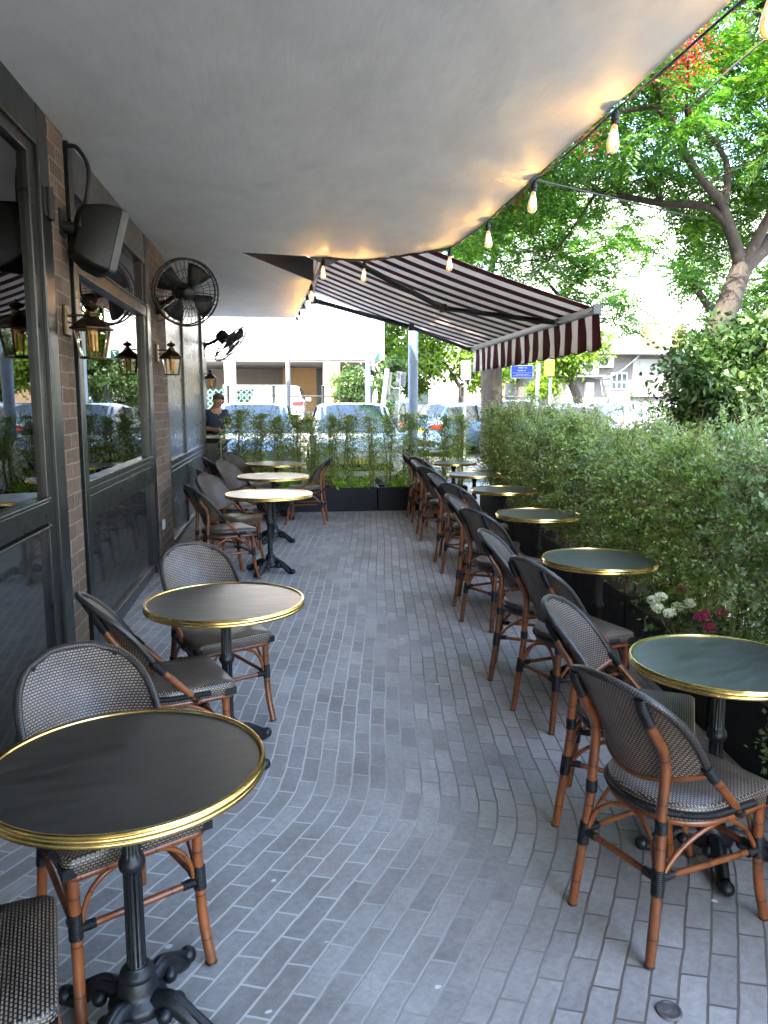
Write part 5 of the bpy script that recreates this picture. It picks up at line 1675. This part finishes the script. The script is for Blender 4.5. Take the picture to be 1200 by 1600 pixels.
rf = thing('forecourt_railing', 'dark two rail iron railing along the forecourt edge in front of the white car', 'railing', (.3, 23.2, .9)); RF = (.3, 23.2, .9)
for x in (-2.6, -1.6, -.28, 1.18, 2.6):
    m = MB(); m.tube([(x, 23.2, .9), (x, 23.2, 2.18)], .045, 10); m.lathe([(.05, 0), (.055, .03), (.0, .05)], 12, (x, 23.2, 2.18)); m.build('post', 'frame', rf, off=RF, smooth=40)
for z in (1.93, 1.45):
    m = MB(); m.tube([(-2.6, 23.2, z), (2.6, 23.2, z - .04)], .018, 8); m.build('rail', 'frame', rf, off=RF, smooth=40)
nf = thing('mesh_fence', 'pale green netting fence behind the man and beside the white pillar', 'fence', (-2.6, 24.2, .9)); NF = (-2.6, 24.2, .9)
m = MB(); x0, x1, z0, z1 = -4.6, -.15, .9, 2.12; st = .17
for k in range(-9, 34):
    for sgn in (1, -1):
        a = x0 + k * st
        xa, za, xb, zb = (a, z0, a + (z1 - z0), z1) if sgn > 0 else (a, z1, a + (z1 - z0), z0)
        if xb < x0 or xa > x1: continue
        if xa < x0: za += sgn * (x0 - xa); xa = x0
        if xb > x1: zb -= sgn * (xb - x1); xb = x1
        m.tube([(xa, 24.2 + .01 * sgn, za), (xb, 24.2 + .01 * sgn, zb)], .014, 5)
m.build('netting', 'teal', nf, off=NF, smooth=60)
m = MB()
for x in (x0, -2.4, x1):
    m.tube([(x, 24.22, .9), (x, 24.22, 2.16)], .03, 8)
m.build('fence_post', 'galv', nf, off=NF, smooth=40)
oc = MB(); oc.tube(spline([(1.9, 5.9, 3.36), (2.97, 6.95, 3.53), (4.0, 7.97, 3.69), (5.1, 9.05, 3.87)], 8), .008, 8)
oc = oc.build('overhead_cable', 'rubber', smooth=60); tag(oc, 'black cable stretched from the soffit edge to the flame tree', 'cable')


# ------------------------------------------------------------------ cars
PROF = {
    'hatch': [(-.5, .34, .36, .84), (-.488, .52, .53, .93), (-.46, .64, .72, .97), (-.38, .645, .955, .985), (-.22, .635, .99, 1.), (-.04, .63, 1., 1.), (.08, .62, .965, 1.), (.15, .615, .86, 1.), (.265, .61, .625, .995), (.38, .575, .588, .97), (.455, .50, .51, .90), (.49, .42, .43, .83), (.5, .30, .32, .78)],
    'sedan': [(-.5, .36, .38, .82), (-.49, .56, .57, .91), (-.46, .66, .665, .95), (-.35, .67, .68, .98), (-.24, .655, .90, .99), (-.16, .65, .985, 1.), (-.02, .64, 1., 1.), (.08, .63, .965, 1.), (.15, .62, .86, 1.), (.26, .61, .625, .995), (.38, .575, .588, .97), (.455, .50, .51, .90), (.49, .42, .43, .83), (.5, .30, .32, .78)],
    'suv': [(-.5, .36, .38, .88), (-.492, .55, .56, .95), (-.475, .63, .70, .98), (-.43, .635, .95, .99), (-.25, .63, .99, 1.), (-.04, .625, 1., 1.), (.09, .615, .97, 1.), (.16, .61, .87, 1.), (.255, .605, .62, .995), (.38, .585, .60, .98), (.46, .53, .54, .93), (.493, .45, .46, .87), (.5, .32, .34, .82)]}


def car(label, loc, rz, style, L, W, H, paint, plate=True, rack=False, group='parked cars'):
    t = thing('parked_car', label, 'car', loc, rz, group)
    pr_ = PROF[style]
    z0 = .20
    V = []; F = []
    rows = []
    for (f, b, tp, wf) in pr_:
        y = f * L; w = W / 2 * wf; zb = b * H; zt = tp * H
        cab = zt - zb
        wr = (w * (.80 if cab > .12 else .93)); sh = min(.06, cab * .5)
        rows.append([(w * .80, y, z0), (w * .97, y, z0 + .08), (w, y, min(.42 * H, zb * .8)), (w * .965, y, zb), (wr, y, zt - sh * .8), (wr * .82, y, zt), (0, y, zt + .012)])
    full = [[(0, r_[0][1], z0)] + r_ + [(-x, y, z) for x, y, z in reversed(r_[:-1])] for r_ in rows]
    n = len(full[0])
    for r_ in full: V += r_
    for i in range(len(full) - 1):
        for k in range(n):
            k2 = (k + 1) % n; F.append((i * n + k, i * n + k2, (i + 1) * n + k2, (i + 1) * n + k))
    F.append(tuple(reversed(range(n)))); F.append(tuple(range((len(full) - 1) * n, len(full) * n)))
    m = MB().add(V, [tuple(reversed(f)) for f in F]); m.build('body', paint, t, smooth=32, bevel=.012)

    def at_(i, kk, fr):                                   # point between ring points kk and kk+1
        a = Vector(rows[i][kk]); b = Vector(rows[i][kk + 1]); return a.lerp(b, fr)
    cabs = [i for i, p in enumerate(pr_) if (p[2] - p[1]) * H > .26]
    i0, i1 = cabs[0], cabs[-1]
    for sx in (-1, 1):
        m = MB(); idx = list(range(i0, i1 + 1)); VV = []
        for i in idx:
            for fr in (.10, .93):
                p = at_(i, 3, fr); VV.append((sx * (p.x + .006), p.y, p.z + .002))
        # pointed front quarter
        pf = Vector(rows[i1 + 1][3]); lo_ = at_(i1, 3, .1)
        qd = [(2 * k, 2 * k + 2, 2 * k + 3, 2 * k + 1) for k in range(len(idx) - 1)]
        VV.append((sx * (lo_.x * .35 + pf.x * .65 + .004), lo_.y * .35 + pf.y * .65, lo_.z * .4 + pf.z * .6 + .02)); qd.append((2 * (len(idx) - 1), len(VV) - 1, 2 * (len(idx) - 1) + 1))
        m.add(VV, qd if sx < 0 else [tuple(reversed(f)) for f in qd]); o = m.build('side_window', 'carglass', t)
        for fi in (-.06,):
            m = MB(); i_ = min(range(len(pr_)), key=lambda j: abs(pr_[j][0] + .04)); a = at_(i_, 3, .05); b = at_(i_, 3, .97)
            m.tube([(sx * (a.x + .009), a.y, a.z), (sx * (b.x + .009), b.y, b.z)], .03, 6); m.build('door_pillar', 'plastic', t, smooth=60)
    for nm, ia, ib in (('windscreen', i1 + 1, i1), ('rear_window', i0 - 1, i0)):
        if nm == 'windscreen': ib = i1 - 1 if (pr_[i1][2] < .9) else i1
        seq = list(range(ib, ia + 1)) if ib < ia else list(range(ia, ib + 1))
        m = MB(); VV = []
        for i in seq:
            a = rows[i][4]; wv = a[0] * .93
            cab = (pr_[i][2] - pr_[i][1]) * H
            zt = rows[i][6][2]
            VV.append([(-wv, a[1], a[2] + .012), (-wv * .6, a[1], zt + .004), (0, a[1], zt + .010), (wv * .6, a[1], zt + .004), (wv, a[1], a[2] + .012)])
        nr = (VV[0][2][1] - VV[-1][2][1], VV[0][2][2] - VV[-1][2][2])
        # lift along the pane's normal
        ln = math.hypot(*nr); ny, nz = abs(nr[1]) / ln, abs(nr[0]) / ln
        sy = 1 if nm == 'windscreen' else -1
        flat = [(x, y + sy * ny * .014, z + nz * .014) for r_ in VV for x, y, z in r_]
        # pull ends in a little so body colour frames the glass
        m.add(flat, [(j * 5 + k, j * 5 + k + 1, (j + 1) * 5 + k + 1, (j + 1) * 5 + k) for j in range(len(seq) - 1) for k in range(4)])
        o = m.build(nm, 'carglass', t, smooth=60)
    for sy in (-.30, .315):
        for sx in (-1, 1):
            wr = .32; m = MB(); x = sx * (W / 2 - .10); y = sy * L
            rot = Matrix.Rotation(PI / 2, 4, 'Y')
            m.lathe([(.19, -.105), (wr - .03, -.11), (wr, -.08), (wr, .08), (wr - .03, .11), (.19, .105)], 28); m.xf(Matrix.Translation((x, y, wr - .0)) @ rot); wh = m.build('wheel', 'tyre', t, smooth=40)
            m = MB(); m.lathe([(0, -.09), (.19, -.09), (.205, -.107), (.205, .107), (.19, .09), (0, .09)], 24, flute=None)
            for k in range(5):
                a = 2 * PI * k / 5; m.box((.10 * math.cos(a), .10 * math.sin(a), sx * .095), (.17, .04, .025), a)
            m.xf(Matrix.Translation((x, y, wr)) @ rot); m.build('rim', 'rim', wh, smooth=40)
    y = -.5 * L
    for sx in (-1, 1):
        w = W / 2
        m = MB(); m.box((sx * w * .74, y + .02, .56 * H), (.30, .10, .13)); m.box((sx * w * .90, y + .10, .57 * H), (.10, .2, .14)); m.build('tail_light', 'taillight', t, bevel=.02)
        m = MB(); m.box((sx * w * .70, -y - .07, .46 * H), (.32, .16, .12)); m.build('headlight', 'headlight', t, bevel=.03)
        m = MB(); m.box((sx * (w + .08), .12 * L, .66 * H), (.2, .10, .14)); m.build('wing_mirror', paint, t, bevel=.03)
    for yy, zz in ((y - .004, .50 * H), (-y + .006, .30 * H)):
        m = MB(); m.box((0, yy, zz), (.52, .02, .115)); pl = m.build('number_plate', 'plate', t, bevel=.004)
        m = MB()
        for k in range(7):
            m.box((-.19 + .063 * k, yy + (-.012 if yy < 0 else .012), zz), (.03, .004, .06))
        m.build('digits', 'ink', pl)
    m = MB(); m.box((0, y + .03, .25 * H), (W * .78, .12, .16)); m.box((0, -y - .05, .24 * H), (W * .66, .14, .14)); m.build('bumper_trim', 'plastic', t, bevel=.02)
    if rack:
        m = MB()
        for sx in (-1, 1): m.tube([(sx * W * .30, -.3 * L, H + .03), (sx * W * .30, -.28 * L, H + .10), (sx * W * .30, .02 * L, H + .10), (sx * W * .30, .04 * L, H + .03)], .018, 8)
        for yy in (-.22, -.12, -.03): m.tube([(-W * .36, yy * L, H + .11), (W * .36, yy * L, H + .11)], .015, 8)
        m.build('roof_rack', 'galv', t, smooth=50)
    return t


for nm, c, mt in (('silver', (.26, .28, .30), .25), ('white', (.36, .37, .38), 0.), ('paleblue', (.13, .21, .33), .3), ('blue', (.03, .09, .26), .4), ('black', (.012, .013, .016), .2), ('darkblue', (.03, .06, .13), .3), ('beige', (.55, .50, .44), .3)):
    M['car_' + nm] = m_carpaint('car paint ' + nm, c, mt)
car('silver white car with yellow plate standing just behind the end hedge', (1.38, 15.75, .19), PI, 'hatch', 4.1, 1.74, 1.50, 'car_white')
car('pale blue car behind the end hedge, beyond the wall-side tables', (-.62, 15.9, .19), PI + R(2), 'hatch', 4.0, 1.72, 1.50, 'car_paleblue')
car('beige white car with red tail lights parked on the forecourt of the pale building', (-.10, 28.1, .9), R(-3), 'suv', 4.3, 1.82, 1.42, 'car_white')
car('bright blue car half hidden left of the thick pale pole', (4.0, 27.5, .2), R(-62), 'hatch', 3.9, 1.7, 1.56, 'car_blue')
car('black car right of the thick pale pole', (5.75, 27.0, .2), R(-70), 'sedan', 4.5, 1.78, 1.5, 'car_black')
car('light blue car in front of the stout tree trunk', (5.25, 22.6, .2), R(-52), 'hatch', 3.8, 1.66, 1.5, 'car_paleblue')
car('dark car with a roof rack just right of the stout trunk', (7.7, 24.6, .2), R(-80), 'suv', 4.4, 1.8, 1.6, 'car_black', rack=True)
car('silver car parked behind the bus stop sign', (8.2, 21.3, .2), R(-78), 'sedan', 4.4, 1.75, 1.45, 'car_silver')
car('blue hatchback left of the leaning tree trunk', (9.75, 25.2, .2), R(-40), 'hatch', 3.9, 1.7, 1.5, 'car_blue')
car('silver car with its rear to us below the leaning tree trunk', (11.4, 26.8, .2), R(-24), 'hatch', 3.9, 1.7, 1.5, 'car_silver')
car('light blue hatchback with curved roof beside the white car', (12.7, 28.6, .2), R(-30), 'hatch', 3.9, 1.7, 1.56, 'car_paleblue')
car('white car parked against the stained grey wall', (13.4, 26.8, .2), R(62), 'sedan', 4.5, 1.78, 1.46, 'car_white')
car('second white car just left of the tall glossy bush', (13.7, 24.2, .2), R(66), 'sedan', 4.5, 1.78, 1.42, 'car_silver')
# ------------------------------------------------------------------ host stand, man
hs = thing('host_stand', 'tall narrow black stand with a pale top edge at the far end of the wall', 'stand', (-1.14, 12.35, gz(12.35))); 
m = MB(); m.bb(-.13, .155, -.2, .2, .05, .955); m.bb(-.145, .17, -.215, .215, 0, .05); m.build('cabinet', 'planter', hs, bevel=.006)
m = MB(); m.bb(-.105, .13, -.206, -.2015, .12, .88); m.build('front_panel', 'frame', hs, bevel=.004)
m = MB(); m.bb(-.145, .172, -.22, .22, .957, .985); m.build('top', 'white', hs, bevel=.004)

man = thing('person', 'man in a navy shirt standing behind the black stand, looking down at his hands', 'person', (-1.10, 12.82, gz(13)), R(-150)); man.scale = (1.06, 1.06, .975)


def skin(name, verts, edges, radii, mt, parent, root=0, sub=2):
    me = bpy.data.meshes.new(name); me.from_pydata(verts, edges, []); me.update()
    o = bpy.data.objects.new(name, me); col.objects.link(o); o.parent = parent
    o.modifiers.new('skin', 'SKIN')
    if not me.skin_vertices:
        lay = None
    lay = me.skin_vertices[0] if len(me.skin_vertices) else None
    if lay is None:
        bpy.context.view_layer.objects.active = o
        bpy.ops.mesh.customdata_skin_add(); lay = me.skin_vertices[0]
    for i, r_ in enumerate(radii):
        lay.data[i].radius = r_ if isinstance(r_, tuple) else (r_, r_); lay.data[i].use_root = (i == root)
    s_ = o.modifiers.new('sub', 'SUBSURF'); s_.levels = sub; s_.render_levels = sub
    o.modifiers['skin'].use_smooth_shade = True
    me.materials.append(M[mt])
    return o


# local frame: man faces +Y
bv = [(0, 0, .92), (0, 0, 1.08), (0, -.01, 1.24), (0, -.01, 1.36), (0, .02, 1.44), (0, .045, 1.50), (0, .07, 1.575), (0, .055, 1.655),
      (.17, -.01, 1.37), (.225, .02, 1.12), (.12, .24, 1.09), (.085, .30, 1.085),
      (-.17, -.01, 1.37), (-.225, .02, 1.12), (-.10, .25, 1.13), (-.06, .31, 1.12),
      (.095, 0, .86), (.105, .02, .48), (.105, -.02, .09), (.115, .14, .035), (-.095, 0, .86), (-.105, .0, .48), (-.105, -.03, .09), (-.115, .13, .035)]
be = [(0, 1), (1, 2), (2, 3), (3, 4), (4, 5), (5, 6), (6, 7), (3, 8), (8, 9), (9, 10), (10, 11), (3, 12), (12, 13), (13, 14), (14, 15), (0, 16), (16, 17), (17, 18), (18, 19), (0, 20), (20, 21), (21, 22), (22, 23)]
brd = [(.15, .11), (.14, .105), (.15, .11), (.11, .08), .055, .058, (.078, .094), (.068, .082), .055, .046, .034, (.038, .022), .055, .046, .034, (.038, .022), .085, .06, .045, .04, .085, .06, .045, .04]
# fingers, five on each hand
for hi, (hx, hy, hz, sg) in enumerate(((.085, .30, 1.085, 1), (-.06, .31, 1.12, -1))):
    root = 11 if hi == 0 else 15
    for k in range(4):
        b0 = len(bv); ox = -sg * .028 * (k - 1.5) / 1.5 * 1.0
        L1 = (.030, .036, .034, .026)[k]
        bv += [(hx + ox, hy + .035, hz - .002), (hx + ox * 1.05, hy + .035 + L1, hz - .012), (hx + ox * 1.05, hy + .035 + L1 * 1.5, hz - .034)]
        be += [(root, b0), (b0, b0 + 1), (b0 + 1, b0 + 2)]; brd += [.0095, .009, .0075]
    b0 = len(bv)
    bv += [(hx - sg * .034, hy - .0, hz + .004), (hx - sg * .052, hy + .03, hz - .006)]
    be += [(root, b0), (b0, b0 + 1)]; brd += [.011, .009]
HT = Matrix.Translation((0, .03, 1.46)) @ Matrix.Rotation(R(-34), 4, 'X') @ Matrix.Translation((0, -.03, -1.46))
for k in (5, 6, 7):
    bv[k] = tuple(HT @ Vector(bv[k]))
body = skin('body', bv, be, brd, 'skin', man)
# face details kept in one mesh with brow, nose, ears
m = MB()
m.add([(-.014, .148, 1.575), (.014, .148, 1.575), (0, .182, 1.560), (0, .146, 1.625), (0, .150, 1.553)], [(0, 2, 3), (2, 1, 3), (0, 4, 2), (4, 1, 2)])
m.ball((.078, .055, 1.59), .022, 10, 6, (.4, .8, 1.3)); m.ball((-.078, .055, 1.59), .022, 10, 6, (.4, .8, 1.3))
m.xf(HT); m.build('face', 'skin', man, smooth=60)
m = MB()
for sx in (-1, 1): m.ball((sx * .031, .143, 1.605), .010, 10, 6, (1.2, .5, .6)); m.box((sx * .031, .148, 1.628), (.036, .012, .008))
m.xf(HT); m.build('eyes', 'hair', man, smooth=60)
m = MB(); m.tube([(-.024, .142, 1.527), (0, .150, 1.526), (.024, .142, 1.527)], .005, 6); m.xf(HT); m.build('mouth', 'skin', man, smooth=60)
m = MB()
m.ball((0, .042, 1.628), .094, 20, 14, (.93, 1.08, 1.0))
m.v = [(x * (1 if z > 1.6 else .96), y if y < .10 else .10 + (y - .10) * .6, max(z, 1.56 + max(0., (y - .0)) * 1.05)) for x, y, z in m.v]
m.xf(HT); m.build('hair', 'hair', man, smooth=60)
m = MB(); m.add([(-.045, .088, 1.44), (.045, .088, 1.44), (0, .118, 1.31), (-.02, .05, 1.47), (.02, .05, 1.47)], [(0, 2, 1), (0, 1, 4, 3)]); m.build('neckline', 'skin', man)
sv = [(0, 0, .93), (0, 0, 1.08), (0, -.01, 1.24), (0, -.01, 1.375), (.165, -.01, 1.375), (.222, .015, 1.16), (-.165, -.01, 1.375), (-.222, .015, 1.16)]
skin('shirt', sv, [(0, 1), (1, 2), (2, 3), (3, 4), (4, 5), (3, 6), (6, 7)], [(.17, .13), (.16, .122), (.172, .128), (.122, .094), .068, .06, .068, .06], 'shirt', man)
tv = [(0, 0, .95), (.095, 0, .84), (.105, .02, .48), (.105, -.02, .07), (-.095, 0, .84), (-.105, .0, .48), (-.105, -.03, .07)]
skin('trousers', tv, [(0, 1), (1, 2), (2, 3), (0, 4), (4, 5), (5, 6)], [(.165, .125), .098, .075, .062, .098, .075, .062], 'trouser', man)
# greenery in his hands
r_ = np.random.default_rng(77); n = 60
pts = r_.standard_normal((n, 3)) * np.array([.05, .04, .035])
hp = man.matrix_basis @ Vector((.03, .36, 1.06))
o = quads('herb_bunch', rhomb(pts, unit(r_.standard_normal((n, 3))), unit(r_.standard_normal((n, 3))), .05 + .03 * r_.random(n), .018 + .01 * r_.random(n)), 'lime', None, tuple(hp)); tag(o, 'small bunch of green leaves held by the man', 'herbs')

# ------------------------------------------------------------------ camera, light, world
cam = bpy.data.cameras.new('camera'); co = bpy.data.objects.new('camera', cam); col.objects.link(co)
yaw, pit = R(7.4), R(8.02)
f_ = Vector((math.sin(yaw) * math.cos(pit), math.cos(yaw) * math.cos(pit), -math.sin(pit)))
r3 = Vector((math.cos(yaw), -math.sin(yaw), 0)); u3 = r3.cross(f_)
co.matrix_world = Matrix((r3, u3, -f_)).transposed().to_4x4()
co.location = (0, 0, 1.68)
cam.sensor_fit = 'HORIZONTAL'; cam.sensor_width = 36; cam.lens = 36.0
cam.clip_start = .05; cam.clip_end = 1200
sc.camera = co

SUN_EL, SUN_AZ = 50, 210                      # azimuth clockwise from +Y: the sun stands behind us to the left
sd_ = Vector((math.sin(R(SUN_AZ)) * math.cos(R(SUN_EL)), math.cos(R(SUN_AZ)) * math.cos(R(SUN_EL)), math.sin(R(SUN_EL))))
sl_ = bpy.data.lights.new('sun', 'SUN'); sl_.energy = 2.0; sl_.angle = R(.5); sl_.color = (1., .93, .82)
so = bpy.data.objects.new('sun', sl_); col.objects.link(so)
so.rotation_euler = (-sd_).to_track_quat('-Z', 'Y').to_euler()
w = bpy.data.worlds.new('World'); sc.world = w; w.use_nodes = True
nt = w.node_tree; bg = nt.nodes['Background']
sky = nt.nodes.new('ShaderNodeTexSky'); sky.sky_type = 'NISHITA'; sky.sun_disc = False
sky.sun_elevation = R(SUN_EL); sky.sun_rotation = R(SUN_AZ); sky.dust_density = 1.5
nt.links.new(sky.outputs[0], bg.inputs['Color']); bg.inputs['Strength'].default_value = .15
sc.view_settings.view_transform = 'Standard'; sc.view_settings.look = 'None'; sc.view_settings.gamma = 1.
sc.view_settings.exposure = 4.22
sc.render.engine = 'CYCLES'
sc.cycles.use_denoising = True
sc.cycles.max_bounces = 8; sc.cycles.diffuse_bounces = 4; sc.cycles.glossy_bounces = 4; sc.cycles.transmission_bounces = 6; sc.cycles.transparent_max_bounces = 10
sc.cycles.caustics_reflective = False; sc.cycles.caustics_refractive = False
sc.cycles.sample_clamp_indirect = .6
for k_ in ('filament', 'amber'):
    M[k_].cycles.emission_sampling = 'NONE'
